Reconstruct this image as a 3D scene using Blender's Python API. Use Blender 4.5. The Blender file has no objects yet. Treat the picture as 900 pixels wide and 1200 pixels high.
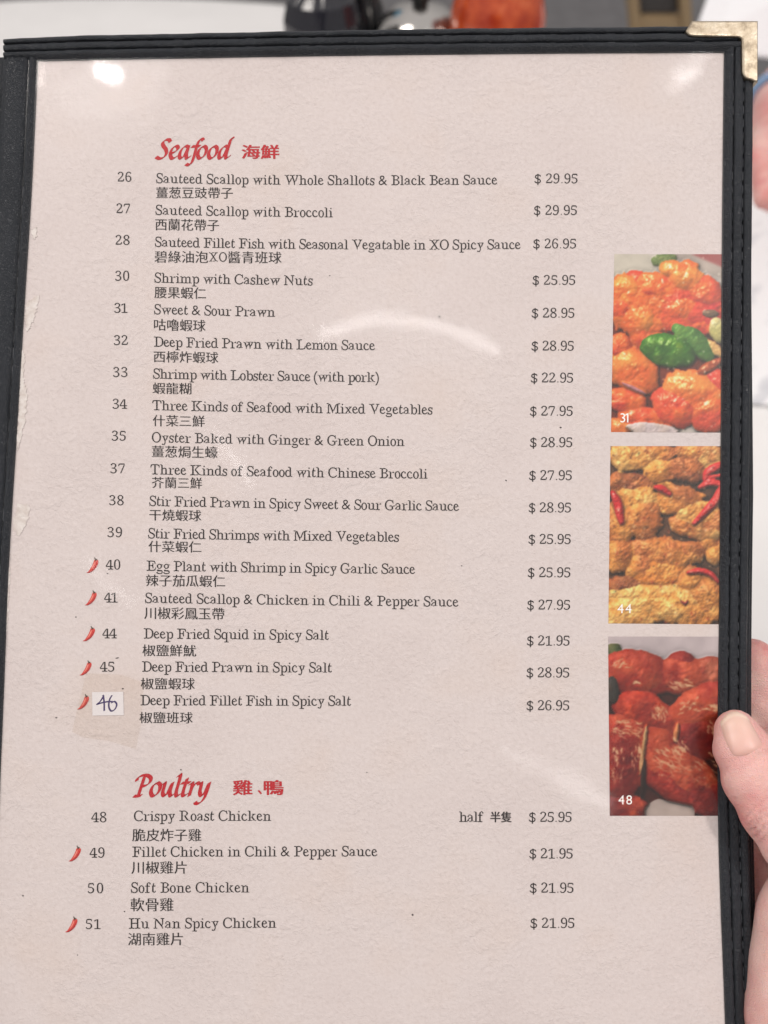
import bpy, bmesh, math, random
import numpy as np
from mathutils import Vector, Matrix
from mathutils.bvhtree import BVHTree

scene = bpy.context.scene
COL = scene.collection
random.seed(4)

# ------------------------------------------------------------------ camera
TILT = 48.0                       # degrees the camera looks down
CAM = Vector((0, 0, 0.47))        # metres above the table top (z = 0)
FPX, DIST = 1100.0, 0.30          # focal length in photo pixels, distance to the page
cam_data = bpy.data.cameras.new("camera")
cam_data.sensor_fit = 'VERTICAL'; cam_data.sensor_height = 24.0
cam_data.lens = 24.0*FPX/1200.0
cam_data.clip_start = 0.01; cam_data.clip_end = 60
cam_data.dof.use_dof = True; cam_data.dof.focus_distance = DIST; cam_data.dof.aperture_fstop = 6.0
camera = bpy.data.objects.new("camera", cam_data); COL.objects.link(camera)
camera.location = CAM; camera.rotation_euler = (math.radians(90-TILT), 0, 0)
scene.camera = camera
ROT = Matrix.Rotation(math.radians(90-TILT), 3, 'X')
ROTN = np.array(ROT); CAMN = np.array(CAM)
def to_world(P):                  # menu frame (x right, y up, z to the viewer) -> world
    return np.asarray(P)@ROTN.T+CAMN

# ------------------------------------------------------------------- light
world = bpy.data.worlds.new("World"); scene.world = world; world.use_nodes = True
_wt = world.node_tree; _tc = _wt.nodes.new("ShaderNodeTexCoord"); _sx = _wt.nodes.new("ShaderNodeSeparateXYZ"); _mr = _wt.nodes.new("ShaderNodeMapRange"); _rp = _wt.nodes.new("ShaderNodeValToRGB")
_mr.inputs["From Min"].default_value = -1; _wt.links.new(_tc.outputs["Generated"], _sx.inputs[0]); _wt.links.new(_sx.outputs["Z"], _mr.inputs["Value"]); _wt.links.new(_mr.outputs[0], _rp.inputs[0])
_e = _rp.color_ramp.elements; _e[0].position = .35; _e[0].color = (.32, .30, .29, 1); _e[1].position = .95; _e[1].color = (1.3, 1.25, 1.22, 1)
_wt.links.new(_rp.outputs[0], _wt.nodes["Background"].inputs[0])      # a room: pale ceiling, darker towards the floor
world.node_tree.nodes["Background"].inputs[1].default_value = 0.60

def area(name, pos, target, size, power, color=(1, 1, 1), shape='RECTANGLE', roll=None, spread=180):
    """an area lamp given in the menu frame; roll = direction of its long side"""
    l = bpy.data.lights.new(name, 'AREA'); l.shape = shape; l.size = size[0]; l.size_y = size[1]
    l.energy = power; l.color = color; l.spread = math.radians(spread)
    o = bpy.data.objects.new(name, l); COL.objects.link(o)
    p = Vector(to_world(np.array([pos]))[0]); t = Vector(to_world(np.array([target]))[0])
    z = (p-t).normalized()
    x = Vector(ROT@Vector(roll)) if roll is not None else Vector((1, 0, 0))
    x = (x-z*x.dot(z)).normalized(); y = z.cross(x)
    M = Matrix((x, y, z)).transposed().to_4x4(); M.translation = p
    o.matrix_world = M
    return o
WARM = (1.0, 0.93, 0.87)
# ceiling panel above the table, and a weaker one to the right
area("ceiling_light", (-1.15, 1.30, 1.15), (-0.05, -0.05, -0.3), (0.8, 0.7), 26, WARM)
area("side_light", (0.95, 0.55, 1.15), (0.05, -0.1, -0.3), (0.16, 0.16), 14, WARM)

def mirror_point(px, py, L):      # where a lamp must hang to shine back off the sleeve at this photo pixel
    P = menu_frame(np.array([[px, py]]), 0.0)[0]
    A = menu_frame(np.array([[px-3, py], [px+3, py], [px, py-3], [px, py+3]]), 0.0)
    n = np.cross(A[1]-A[0], A[2]-A[3]); n /= np.linalg.norm(n); d = np.array([(px-450)/FPX, (600-py)/FPX, -1.0])
    d = d-2*d.dot(n)*n
    return P+d*L, P
# ---------------------------------------------------------- view settings
scene.view_settings.view_transform = 'Standard'; scene.view_settings.look = 'None'
scene.view_settings.exposure = 0.0; scene.view_settings.gamma = 1.0
scene.view_settings.use_curve_mapping = False
scene.render.engine = 'CYCLES'
scene.cycles.use_adaptive_sampling = True; scene.cycles.adaptive_threshold = 0.02; scene.cycles.max_bounces = 5; scene.cycles.diffuse_bounces = 3; scene.cycles.transparent_max_bounces = 12
scene.cycles.caustics_reflective = False; scene.cycles.caustics_refractive = False

# ------------------------------------------------ the gently bowed menu page
def inv_depth(px, py):
    t = (py-640)/600.0
    bow = -0.012*(1-t*t)*(0.35+0.65*px/900.0)
    return (1+5.3e-5*(py-600)+bow)/DIST
def menu_frame(P, h):             # page position (photo pixels) and height over the page (mm) -> menu frame
    P = np.asarray(P, float); d = 1/inv_depth(P[:, 0], P[:, 1])
    return np.stack([(P[:, 0]-450)/FPX*d, (600-P[:, 1])/FPX*d, -d+np.asarray(h)*0.001], 1)
def on_page(P, h): return to_world(menu_frame(P, h))

# lamps that show as reflections in the sleeve
def streak(name, a, b, width, radiance, L=2.0, color=(1, 0.98, 0.97)):
    pa, Pa = mirror_point(*a, L); pb, Pb = mirror_point(*b, L)
    ln = float(np.linalg.norm(pb-pa)); w = width*(L+DIST)/FPX
    area(name, (pa+pb)/2, (Pa+Pb)/2, (ln, w), radiance*math.pi*ln*w, color, 'RECTANGLE', (pb-pa)/ln)
def spot(name, a, size, radiance, L=2.0, color=(1, 0.98, 0.96)):
    p, P = mirror_point(*a, L); s = size*(L+DIST)/FPX
    area(name, p, P, (s, s*0.45), radiance*math.pi*s*s*0.45*math.pi/4, color, 'ELLIPSE', (1, .35, 0))
arc = [(372, 398), (405, 386), (440, 378), (475, 375), (510, 381), (545, 394), (578, 412)]
for i in range(len(arc)-1): streak("ring_lamp", arc[i], arc[i+1], 12, 16)
streak("tube_lamp", (254, 508), (297, 570), 9, 9)
streak("tube_lamp", (590, 884), (650, 911), 12, 6); streak("tube_lamp", (650, 911), (720, 937), 17, 8)
streak("tube_lamp", (104, 660), (150, 700), 9, 7)
spot("down_light", (126, 79), 17, 330)
spot("down_light", (806, 77), 34, 24); spot("added_glow_light", (135, 92), 130, 3.2)  # the broad weak one is added for soft glare at the sleeve's top left

# ----------------------------------------------------------------- helpers
def new_obj(name, me, mats, parent=None):
    o = bpy.data.objects.new(name, me); COL.objects.link(o)
    for m in (mats if isinstance(mats, (list, tuple)) else [mats]):
        if m and m.name not in [k.name for k in me.materials if k]: me.materials.append(m)
    if parent:
        o.parent = parent
        o.matrix_parent_inverse = parent.matrix_world.inverted()
    return o
def mesh(name, V, F, mats, parent=None, smooth=True, uv=None, mat_idx=None):
    me = bpy.data.meshes.new(name)
    me.from_pydata([tuple(map(float, v)) for v in V], [], [tuple(int(k) for k in f) for f in F]); me.update()
    if smooth: me.polygons.foreach_set("use_smooth", [True]*len(me.polygons))
    if uv is not None:
        l = me.uv_layers.new(name="UVMap"); li = np.empty(len(me.loops), int); me.loops.foreach_get("vertex_index", li)
        l.data.foreach_set("uv", np.asarray(uv, float)[li].ravel())
    o = new_obj(name, me, mats, parent)
    if mat_idx is not None: me.polygons.foreach_set("material_index", mat_idx)
    return o
def empty(name, loc, label, cat, group=None):
    o = bpy.data.objects.new(name, None); COL.objects.link(o); o.location = loc
    o.empty_display_size = 0.02
    o.matrix_world = Matrix.Translation(Vector(loc))
    o["label"] = label; o["category"] = cat
    if group: o["group"] = group
    return o
def tag(o, label, cat=None, group=None, kind=None):
    if label: o["label"] = label
    if cat: o["category"] = cat
    if group: o["group"] = group
    if kind: o["kind"] = kind
    return o
def grid(nu, nv, fn):
    """fn(u array, v array) -> Nx2 page points; returns points and quads"""
    u, v = np.meshgrid(np.linspace(0, 1, nu), np.linspace(0, 1, nv)); P = fn(u.ravel(), v.ravel())
    F = [(j*nu+i, j*nu+i+1, (j+1)*nu+i+1, (j+1)*nu+i) for j in range(nv-1) for i in range(nu-1)]
    return P, [f[::-1] for f in F], np.stack([u.ravel(), v.ravel()], 1)
def lathe(prof, n=40):
    V, F = [], []
    for r, z in prof:
        for k in range(n):
            a = 2*math.pi*k/n; V.append((r*math.cos(a), r*math.sin(a), z))
    for j in range(len(prof)-1):
        for k in range(n):
            F.append((j*n+k, j*n+(k+1) % n, (j+1)*n+(k+1) % n, (j+1)*n+k))
    return np.array(V), F
def tube(pts, rad, n=14, caps=True):
    P = np.array(pts, float); R = np.array(rad if hasattr(rad, '__len__') else [rad]*len(P), float)
    T = np.gradient(P, axis=0); T /= np.linalg.norm(T, axis=1)[:, None]
    up = np.array([0, 0, 1.0]) if abs(T[0][2]) < .9 else np.array([1.0, 0, 0])
    V, F = [], []
    for i in range(len(P)):
        a = np.cross(T[i], up); a /= np.linalg.norm(a); b = np.cross(T[i], a)
        for k in range(n):
            t = 2*math.pi*k/n; V.append(P[i]+R[i]*(a*math.cos(t)+b*math.sin(t)))
    for i in range(len(P)-1):
        for k in range(n): F.append((i*n+k, i*n+(k+1) % n, (i+1)*n+(k+1) % n, (i+1)*n+k))
    if caps: F += [tuple(range(n))[::-1], tuple(range((len(P)-1)*n, len(P)*n))]
    return np.array(V), F

# --------------------------------------------------------------- materials
def nmat(name, color, rough=0.5, metallic=0.0, spec=None):
    m = bpy.data.materials.new(name); m.use_nodes = True; b = m.node_tree.nodes["Principled BSDF"]
    b.inputs["Base Color"].default_value = (*color, 1); b.inputs["Roughness"].default_value = rough
    b.inputs["Metallic"].default_value = metallic
    if spec is not None: b.inputs["Specular IOR Level"].default_value = spec
    return m
class N:                                   # small node-tree builder
    def __init__(s, m): s.t = m.node_tree; s.b = s.t.nodes.get("Principled BSDF")
    def n(s, typ, **kw):
        x = s.t.nodes.new(typ)
        for k, v in kw.items():
            if k in x.inputs: x.inputs[k].default_value = v
            else: setattr(x, k, v)
        return x
    def l(s, a, b): s.t.links.new(a, b)
    def noise(s, scale, detail=4, rough=.55, vec=None, dist=0):
        x = s.n("ShaderNodeTexNoise"); x.inputs["Scale"].default_value = scale; x.inputs["Detail"].default_value = detail
        x.inputs["Roughness"].default_value = rough; x.inputs["Distortion"].default_value = dist
        if vec: s.l(vec, x.inputs["Vector"])
        return x.outputs["Fac"]
    def ramp(s, fac, stops):
        r = s.n("ShaderNodeValToRGB"); e = r.color_ramp.elements
        while len(e) < len(stops): e.new(0.5)
        for k, (p, c) in enumerate(stops): e[k].position = p; e[k].color = (*c, 1) if len(c) == 3 else c
        s.l(fac, r.inputs[0]); return r.outputs[0]
    def math(s, op, a, b=None, clamp=False):
        x = s.n("ShaderNodeMath"); x.operation = op; x.use_clamp = clamp
        for i, q in enumerate((a, b)):
            if q is None: continue
            if isinstance(q, (int, float)): x.inputs[i].default_value = q
            else: s.l(q, x.inputs[i])
        return x.outputs[0]
    def mix(s, fac, a, b, mode='MIX'):
        x = s.n("ShaderNodeMix"); x.data_type = 'RGBA'; x.blend_type = mode
        for i, q in ((0, fac), (6, a), (7, b)):
            if isinstance(q, (int, float)): x.inputs[i].default_value = q
            elif isinstance(q, tuple): x.inputs[i].default_value = (*q, 1)
            else: s.l(q, x.inputs[i])
        return x.outputs[2]
    def bump(s, h, strength=.3, dist=.001, normal=None):
        x = s.n("ShaderNodeBump"); x.inputs["Strength"].default_value = strength; x.inputs["Distance"].default_value = dist
        s.l(h, x.inputs["Height"])
        if normal: s.l(normal, x.inputs["Normal"])
        return x.outputs[0]
    def uv(s, scale=(1, 1, 1), rot=0):
        c = s.n("ShaderNodeTexCoord"); m = s.n("ShaderNodeMapping"); m.inputs["Scale"].default_value = scale
        m.inputs["Rotation"].default_value = (0, 0, rot); s.l(c.outputs["UV"], m.inputs[0]); return m.outputs[0]
    def obj(s, scale=(1, 1, 1), rot=(0, 0, 0)):
        c = s.n("ShaderNodeTexCoord"); m = s.n("ShaderNodeMapping"); m.inputs["Scale"].default_value = scale
        m.inputs["Rotation"].default_value = rot; s.l(c.outputs["Object"], m.inputs[0]); return m.outputs[0]

def paper_material():                      # printed handmade-plaster look
    m = nmat("plaster_print_paper", (.66, .59, .58), .75, spec=.15); k = N(m)
    uv = k.uv()                            # 1 unit = 100 photo pixels
    c = k.ramp(k.noise(.7, 3, .55, uv), [(.3, (.600, .532, .528)), (.52, (.622, .556, .552)), (.72, (.614, .534, .514))])
    # trowelled relief: fine grain, chips with crisp rims, short slanting strokes in patches
    st = k.uv((7.0, 2.8, 1), math.radians(38))
    grain = k.noise(21, 4, .65, uv); strokes = k.noise(1.0, 4, .62, st, .6)
    chips = k.ramp(k.noise(5.2, 4, .68, uv, .5), [(.46, (0, 0, 0)), (.60, (1, 1, 1))]); small = k.ramp(k.noise(11.0, 3, .65, uv, .3), [(.50, (0, 0, 0)), (.62, (1, 1, 1))])
    where = k.ramp(k.noise(1.0, 2, .5, uv), [(.36, (.25, .25, .25)), (.62, (1, 1, 1))])
    rel = k.math('ADD', k.math('ADD', k.math('MULTIPLY', strokes, .7), k.math('MULTIPLY', chips, .62)), k.math('MULTIPLY', small, .40))
    h = k.math('ADD', k.math('MULTIPLY', grain, .36), k.math('MULTIPLY', rel, k.math('MULTIPLY', where, .75)))
    tone = k.ramp(grain, [(.32, (.94, .925, .915)), (.47, (.99, .985, .98)), (.66, (1.03, 1.03, 1.03))])
    c = k.mix(1.0, c, tone, 'MULTIPLY')
    k.l(c, k.b.inputs["Base Color"]); k.l(k.bump(h, .38, .0008), k.b.inputs["Normal"])
    return m
def ink_material(name, col, var=.06):
    m = nmat(name, col, .6, spec=.2); k = N(m)
    f = k.noise(900, 3, .6, k.obj())
    c = k.mix(k.math('MULTIPLY', k.ramp(f, [(.35, (0, 0, 0)), (.75, (1, 1, 1))]), var), col, (.5, .42, .40))
    k.l(c, k.b.inputs["Base Color"]); return m
def leather_material(name="black_leather", col=(.013, .0155, .020), lift=(.025, .029, .037), scale=1.0):
    m = nmat(name, col, .42, spec=.36); k = N(m)
    o = k.obj(); v = k.n("ShaderNodeTexVoronoi"); v.feature = 'DISTANCE_TO_EDGE'; v.inputs["Scale"].default_value = 1500*scale
    nz = k.n("ShaderNodeTexNoise"); nz.inputs["Scale"].default_value = 700; k.l(o, nz.inputs["Vector"])
    w = k.mix(.0025, o, nz.outputs["Color"], 'ADD'); k.l(w, v.inputs["Vector"])
    h = k.math('ADD', k.ramp(v.outputs["Distance"], [(0, (0, 0, 0)), (.25, (1, 1, 1))]), k.math('MULTIPLY', k.noise(420, 4, .6, o), 1.4))
    k.l(k.bump(h, .6, .00045), k.b.inputs["Normal"])
    c = k.mix(k.noise(60, 5, .6, o), col, lift); k.l(c, k.b.inputs["Base Color"])
    k.l(k.ramp(k.noise(90, 4, .6, o), [(.3, (.36,)*3), (.7, (.56,)*3)]), k.b.inputs["Roughness"])
    return m
def sleeve_material():
    m = bpy.data.materials.new("clear_plastic"); m.use_nodes = True; t = m.node_tree; t.nodes.remove(t.nodes["Principled BSDF"])
    k = N(m); out = t.nodes["Material Output"]
    tr = k.n("ShaderNodeBsdfTransparent"); tr.inputs[0].default_value = (.985, .985, .98, 1)
    g1 = k.n("ShaderNodeBsdfGlossy"); g1.inputs["Roughness"].default_value = .042
    g2 = k.n("ShaderNodeBsdfGlossy"); g2.inputs["Roughness"].default_value = .19
    ge = k.n("ShaderNodeNewGeometry"); dt = k.n("ShaderNodeVectorMath"); dt.operation = 'DOT_PRODUCT'
    k.l(ge.outputs["Normal"], dt.inputs[0]); k.l(ge.outputs["Incoming"], dt.inputs[1])
    face = k.math('SUBTRACT', 1.0, k.math('ABSOLUTE', dt.outputs["Value"]))
    fac = k.math('ADD', .034, k.math('MULTIPLY', k.math('POWER', face, 5.0), .8))
    uv = k.uv(); h = k.math('ADD', k.noise(.55, 2, .5, uv), k.math('MULTIPLY', k.noise(9, 2, .5, uv), .006))
    b = k.bump(h, .14, .0025)
    for g in (g1, g2): k.l(b, g.inputs["Normal"])
    mg = k.n("ShaderNodeMixShader"); mg.inputs[0].default_value = .55; k.l(g1.outputs[0], mg.inputs[1]); k.l(g2.outputs[0], mg.inputs[2])
    mx = k.n("ShaderNodeMixShader"); k.l(fac, mx.inputs[0])
    k.l(tr.outputs[0], mx.inputs[1]); k.l(mg.outputs[0], mx.inputs[2]); k.l(mx.outputs[0], out.inputs[0])
    return m
def metal_material():
    m = nmat("antique_brass", (.42, .34, .22), .38, 1.0); k = N(m); o = k.obj()
    f = k.noise(260, 5, .65, o); g = k.noise(1400, 3, .6, o)
    c = k.ramp(f, [(.3, (.22, .18, .13)), (.5, (.40, .34, .26)), (.75, (.56, .50, .41))]); k.l(c, k.b.inputs["Base Color"])
    k.l(k.ramp(f, [(.3, (.55,)*3), (.7, (.3,)*3)]), k.b.inputs["Roughness"]); k.l(k.bump(g, .25, .0002), k.b.inputs["Normal"])
    return m
def skin_material():
    m = nmat("skin", (.62, .33, .27), .48, spec=.4); k = N(m); o = k.obj()
    f = k.noise(45, 4, .55, o); g = k.noise(220, 4, .6, o)
    c = k.ramp(f, [(.34, (.76, .50, .46)), (.5, (.72, .40, .375)), (.66, (.65, .26, .25))])
    c = k.mix(k.math('MULTIPLY', k.ramp(g, [(.4, (0, 0, 0)), (.75, (1, 1, 1))]), .35), c, (.72, .47, .40)); k.l(c, k.b.inputs["Base Color"])
    v = k.n("ShaderNodeTexVoronoi"); v.feature = 'DISTANCE_TO_EDGE'; v.inputs["Scale"].default_value = 1700; k.l(o, v.inputs["Vector"])
    w = k.noise(1.0, 4, .6, k.obj((420, 1500, 1500), (.6, .2, .5)))
    k.l(k.bump(k.math('ADD', k.math('MULTIPLY', v.outputs["Distance"], 1.5), w), .6, .0005), k.b.inputs["Normal"])
    k.b.inputs["Subsurface Weight"].default_value = .25; k.b.inputs["Subsurface Radius"].default_value = (.004, .0015, .0008)
    k.b.inputs["Subsurface Scale"].default_value = .6
    return m
PAPER, LEATHER, SLEEVE, BRASS, SKIN = paper_material(), leather_material(), sleeve_material(), metal_material(), skin_material()
INK = ink_material("black_ink", (.009, .006, .007)); RED = ink_material("red_ink", (.43, .012, .02), .06)
THREAD = nmat("black_thread", (.085, .09, .105), .4)
WHITE = nmat("white_print", (.85, .84, .82), .6)

# ---------------------------------------------------------------- lettering
_OUT = {}
def load_outlines(cjk, latin):
    """closed polylines of many characters of the built-in typeface, read from one widely spaced text"""
    cjk = sorted(set(cjk)); latin = sorted(set(latin)-{' '}); run = cjk[0]+''.join(cjk)+cjk[0]; body = run+''.join(latin)
    c = bpy.data.curves.new("glyph", "FONT"); c.body = body; c.size = 1.0; c.space_character = 8.0
    o = bpy.data.objects.new("glyph", c); bpy.context.scene.collection.objects.link(o)
    cv = o.to_curve(bpy.context.evaluated_depsgraph_get())
    polys = []
    for s in cv.splines:
        bp = s.bezier_points; n = len(bp); pts = []; res = 4
        co = np.empty(n*3); hl = np.empty(n*3); hr = np.empty(n*3)
        bp.foreach_get("co", co); bp.foreach_get("handle_left", hl); bp.foreach_get("handle_right", hr)
        co = co.reshape(-1, 3)[:, :2]; hl = hl.reshape(-1, 3)[:, :2]; hr = hr.reshape(-1, 3)[:, :2]
        for i in range(n):
            j = (i+1) % n; p0, p1, p2, p3 = co[i], hr[i], hl[j], co[j]; d = p3-p0
            straight = abs(d[0]*(p1-p0)[1]-d[1]*(p1-p0)[0]) < 1e-5 and abs(d[0]*(p2-p0)[1]-d[1]*(p2-p0)[0]) < 1e-5
            m = 1 if straight else res
            for k in range(m):
                t = k/m
                pts.append((1-t)**3*p0+3*(1-t)**2*t*p1+3*(1-t)*t*t*p2+t**3*p3)
        pts = np.array(pts)
        keep = np.linalg.norm(pts-np.roll(pts, 1, 0), axis=1) > 1e-4
        if keep.sum() > 2: polys.append(pts[keep])
    o.to_curve_clear(); bpy.data.objects.remove(o); bpy.data.curves.remove(c)
    polys.sort(key=lambda p: p[:, 0].min())
    clusters, right = [], -1e9
    for p in polys:
        if p[:, 0].min()-right > 1.2: clusters.append([])
        clusters[-1].append(p); right = max(right, p[:, 0].max())
    assert len(clusters) == len(body), (len(clusters), len(body))
    m = len(run); x0 = min(p[:, 0].min() for p in clusters[0]); x1 = min(p[:, 0].min() for p in clusters[m-1])
    pitch = (x1-x0)/(m-1)
    for i, ch in enumerate(body):
        dx = pitch*i if i < m else min(p[:, 0].min() for p in clusters[i])
        _OUT[ch] = [p-np.array([dx, 0]) for p in clusters[i]]
def _outline(ch, res=5):
    return _OUT[ch]

def _normals(P):
    d1 = P-np.roll(P, 1, 0); d2 = np.roll(P, -1, 0)-P
    d1 = d1/(np.linalg.norm(d1, axis=1)[:, None]+1e-9); d2 = d2/(np.linalg.norm(d2, axis=1)[:, None]+1e-9)
    n1 = np.stack([d1[:, 1], -d1[:, 0]], 1); n2 = np.stack([d2[:, 1], -d2[:, 0]], 1)
    n = n1+n2; n /= (np.linalg.norm(n, axis=1)[:, None]+1e-9)
    return n, n1, n2

def _inside_sign(polys):
    """+1 when the left-handed normal (dy,-dx) points out of the ink"""
    area = sum(0.5*np.sum(p[:, 0]*np.roll(p[:, 1], -1)-np.roll(p[:, 0], -1)*p[:, 1]) for p in polys)
    return 1.0 if area > 0 else -1.0

def _winding(Q, polys):
    w = np.zeros(len(Q))
    for p in polys:
        a = p[None, :, :]-Q[:, None, :]; b = np.roll(p, -1, 0)[None]-Q[:, None, :]
        w += np.arctan2(a[..., 0]*b[..., 1]-a[..., 1]*b[..., 0], (a*b).sum(-1)).sum(1)
    return np.round(w/(2*math.pi))

def _resample(P, step):
    out = []
    for i in range(len(P)):
        a, b = P[i], P[(i+1) % len(P)]
        m = max(1, int(math.ceil(np.linalg.norm(b-a)/step)))
        for k in range(m): out.append(a+(b-a)*k/m)
    return np.array(out)

def _stroke_remap(polys, fn):
    """move every outline point so that a stroke of width t becomes fn(t) wide"""
    sg = _inside_sign(polys)
    polys = [_resample(p, 0.035) for p in polys]
    A = np.concatenate(polys); B = np.concatenate([np.roll(p, -1, 0) for p in polys]); e = B-A
    out = []
    for P in polys:
        n, n1, n2 = _normals(P); n = n*sg; n2 = n2*sg
        M = (P+np.roll(P, -1, 0))/2; L = np.linalg.norm(np.roll(P, -1, 0)-P, axis=1)
        th = np.full(len(P), np.nan)
        for i in range(len(P)):
            o = M[i]-n2[i]*1e-4; d = -n2[i]
            den = d[0]*e[:, 1]-d[1]*e[:, 0]; w = A-o
            with np.errstate(all='ignore'):
                t = (w[:, 0]*e[:, 1]-w[:, 1]*e[:, 0])/den
                u = (w[:, 0]*d[1]-w[:, 1]*d[0])/den
            ok = (np.abs(den) > 1e-9) & (t > 2e-3) & (u >= 0) & (u <= 1)
            if ok.any() and t[ok].min() < 0.26 and L[i] > 0.006: th[i] = t[ok].min()
        de = np.array([(fn(t)-t)/2 if not np.isnan(t) else np.nan for t in th])   # per edge
        # median over neighbours, holes filled from around
        m = len(de); r = np.zeros(m)
        for i in range(m):
            win = de[[(i+k) % m for k in (-2, -1, 0, 1, 2)]]; win = win[~np.isnan(win)]
            r[i] = np.median(win) if len(win) else 0.0
        dp = (r+np.roll(r, 1))/2
        out.append(P+n*dp[:, None])
    return out

def _fill(polys):
    from mathutils.geometry import delaunay_2d_cdt
    vs, es = [], []
    for p in polys:
        b = len(vs); vs += [Vector((float(q[0]), float(q[1]))) for q in p]
        es += [(b+i, b+(i+1) % len(p)) for i in range(len(p))]
    V, E_, T, *_r = delaunay_2d_cdt(vs, es, [], 0, 1e-5)
    V = np.array([v[:] for v in V]); T = np.array(T)
    w = _winding(V[T].mean(1), polys); sg = _inside_sign(polys)
    return V, [tuple(int(k) for k in t) for t, q in zip(T, w) if q*sg > 0]

_cache = {}
def serif_width(t):
    # heavy stems become book weight, hairlines gain a little
    return 0.063+0.25*max(t-0.03, 0) if t < 0.3 else t
def bold_char(ch):
    if 'A' <= ch <= 'Z': return chr(0x1D400+ord(ch)-65)
    if 'a' <= ch <= 'z': return chr(0x1D41A+ord(ch)-97)
    if '0' <= ch <= '9': return chr(0x1D7CE+ord(ch)-48)
    return ch
def glyph(ch, style):
    key = (ch, style)
    if key in _cache: return _cache[key]
    if style == 'serif':
        b = bold_char(ch)
        P = _outline(b)
        if ch.isdigit(): P = _stroke_remap(P, lambda t: .058+.36*max(t-.05, 0))
        elif b != ch: P = _stroke_remap(P, serif_width)
        else: P = _stroke_remap(P, lambda t: 0.076)
    elif style == 'sans':
        P = _outline(ch)
    else:
        dx, dy = {'song': (0.011, -0.006), 'heavy': (0.032, 0.014)}[style]
        P = _outline(ch, 3); sg = _inside_sign(P); Q = []
        for p in P:
            n = _normals(p)[0]*sg
            Q.append(p+n*np.array([dx, dy]))
        P = Q
    V, T = _fill(P)
    x0, x1 = V[:, 0].min(), V[:, 0].max()
    if style in ('song', 'heavy') and ord(ch) > 0x2000:
        adv = 1.0; V = V.copy()
    else:
        lsb = {'serif': 0.045, 'sans': 0.07}.get(style, 0.05)
        if ch in '.': lsb = 0.11
        V = V.copy(); V[:, 0] += lsb-x0; adv = x1-x0+2*lsb
        if style == 'serif': V[:, 0] *= 1.02; adv *= 1.02
    _cache[key] = (V, T, adv)
    return _cache[key]
def text_shape(s, style, track=0.0):
    """vertices (em units, baseline 0), triangles, total advance"""
    VV, TT, x, n = [], [], 0.0, 0
    for ch in s:
        if ch == ' ': x += 0.31+track; continue
        V, T, a = glyph(ch, style)
        VV.append(V+np.array([x, 0])); TT += [(p+n, q+n, r+n) for p, q, r in T]; n += len(V); x += a+track
    return np.concatenate(VV), TT, x-track

# broad-nib chancery letters for the two headings (unit = x-height)
CH = {
 'S': (.95, [[(.97,1.30),(.86,1.47),(.62,1.47),(.42,1.25),(.50,.98),(.70,.72),(.76,.40),(.60,.10),(.30,.0),(.04,.14)]]),
 'e': (.70, [[(.14,.42),(.42,.52),(.62,.78),(.50,.99),(.24,.84),(.09,.42),(.22,.04),(.42,.04),(.66,.26)]]),
 'a': (.84, [[(.66,.92),(.42,.98),(.14,.62),(.08,.18),(.22,.02),(.44,.28),(.66,.92)],[(.68,1.0),(.57,.35),(.60,.05),(.70,.03),(.88,.22)]]),
 'f': (.46, [[(.86,1.42),(.74,1.55),(.56,1.42),(.42,.95),(.30,.2),(.18,-.28),(.0,-.50),(-.24,-.42)],[(.06,.95),(.66,.97)]]),
 'o': (.78, [[(.50,.98),(.22,.80),(.09,.36),(.22,.03),(.46,.10),(.66,.45),(.66,.82),(.50,.98),(.42,.95)]]),
 'd': (.95, [[(.66,.92),(.42,.98),(.14,.62),(.08,.18),(.22,.02),(.44,.28),(.66,.92)],[(1.02,1.60),(.84,1.54),(.70,.90),(.58,.25),(.64,.03),(.88,.22)]]),
 'P': (1.02, [[(.60,1.46),(.46,.8),(.30,.04)],[(.0,.02),(.24,.0),(.52,.06)],[(.10,1.10),(.14,1.30),(.36,1.48),(.74,1.52),(1.02,1.30),(.96,.96),(.70,.76),(.46,.74)]]),
 'u': (.86, [[(.02,.80),(.18,.98),(.18,.78),(.10,.28),(.22,.03),(.42,.22),(.66,.92)],[(.70,1.0),(.58,.35),(.62,.05),(.72,.03),(.90,.22)]]),
 'l': (.42, [[(.12,1.38),(.30,1.58),(.28,1.2),(.14,.4),(.16,.06),(.28,.03),(.46,.22)]]),
 't': (.52, [[(.36,1.30),(.20,.5),(.16,.12),(.28,.03),(.52,.22)],[(.0,.95),(.58,.99)]]),
 'r': (.62, [[(.02,.80),(.20,.98),(.20,.7),(.08,.0)],[(.14,.45),(.36,.86),(.54,.98),(.68,.88)]]),
 'y': (.84, [[(.02,.80),(.18,.98),(.18,.72),(.14,.3),(.26,.04),(.46,.24),(.68,.92)],[(.72,1.0),(.62,.4),(.46,-.15),(.20,-.50),(-.04,-.52),(-.10,-.40)]]),
}
def _spline(pts, k=10):
    P = [np.array(pts[0])*2-np.array(pts[1])]+[np.array(p) for p in pts]+[np.array(pts[-1])*2-np.array(pts[-2])]
    out = []
    for i in range(1, len(P)-2):
        for j in range(k):
            t = j/k; a, b, c, d = P[i-1:i+3]
            out.append(.5*((2*b)+(-a+c)*t+(2*a-5*b+4*c-d)*t*t+(-a+3*b-3*c+d)*t**3))
    out.append(P[-2]); return np.array(out)
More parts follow.
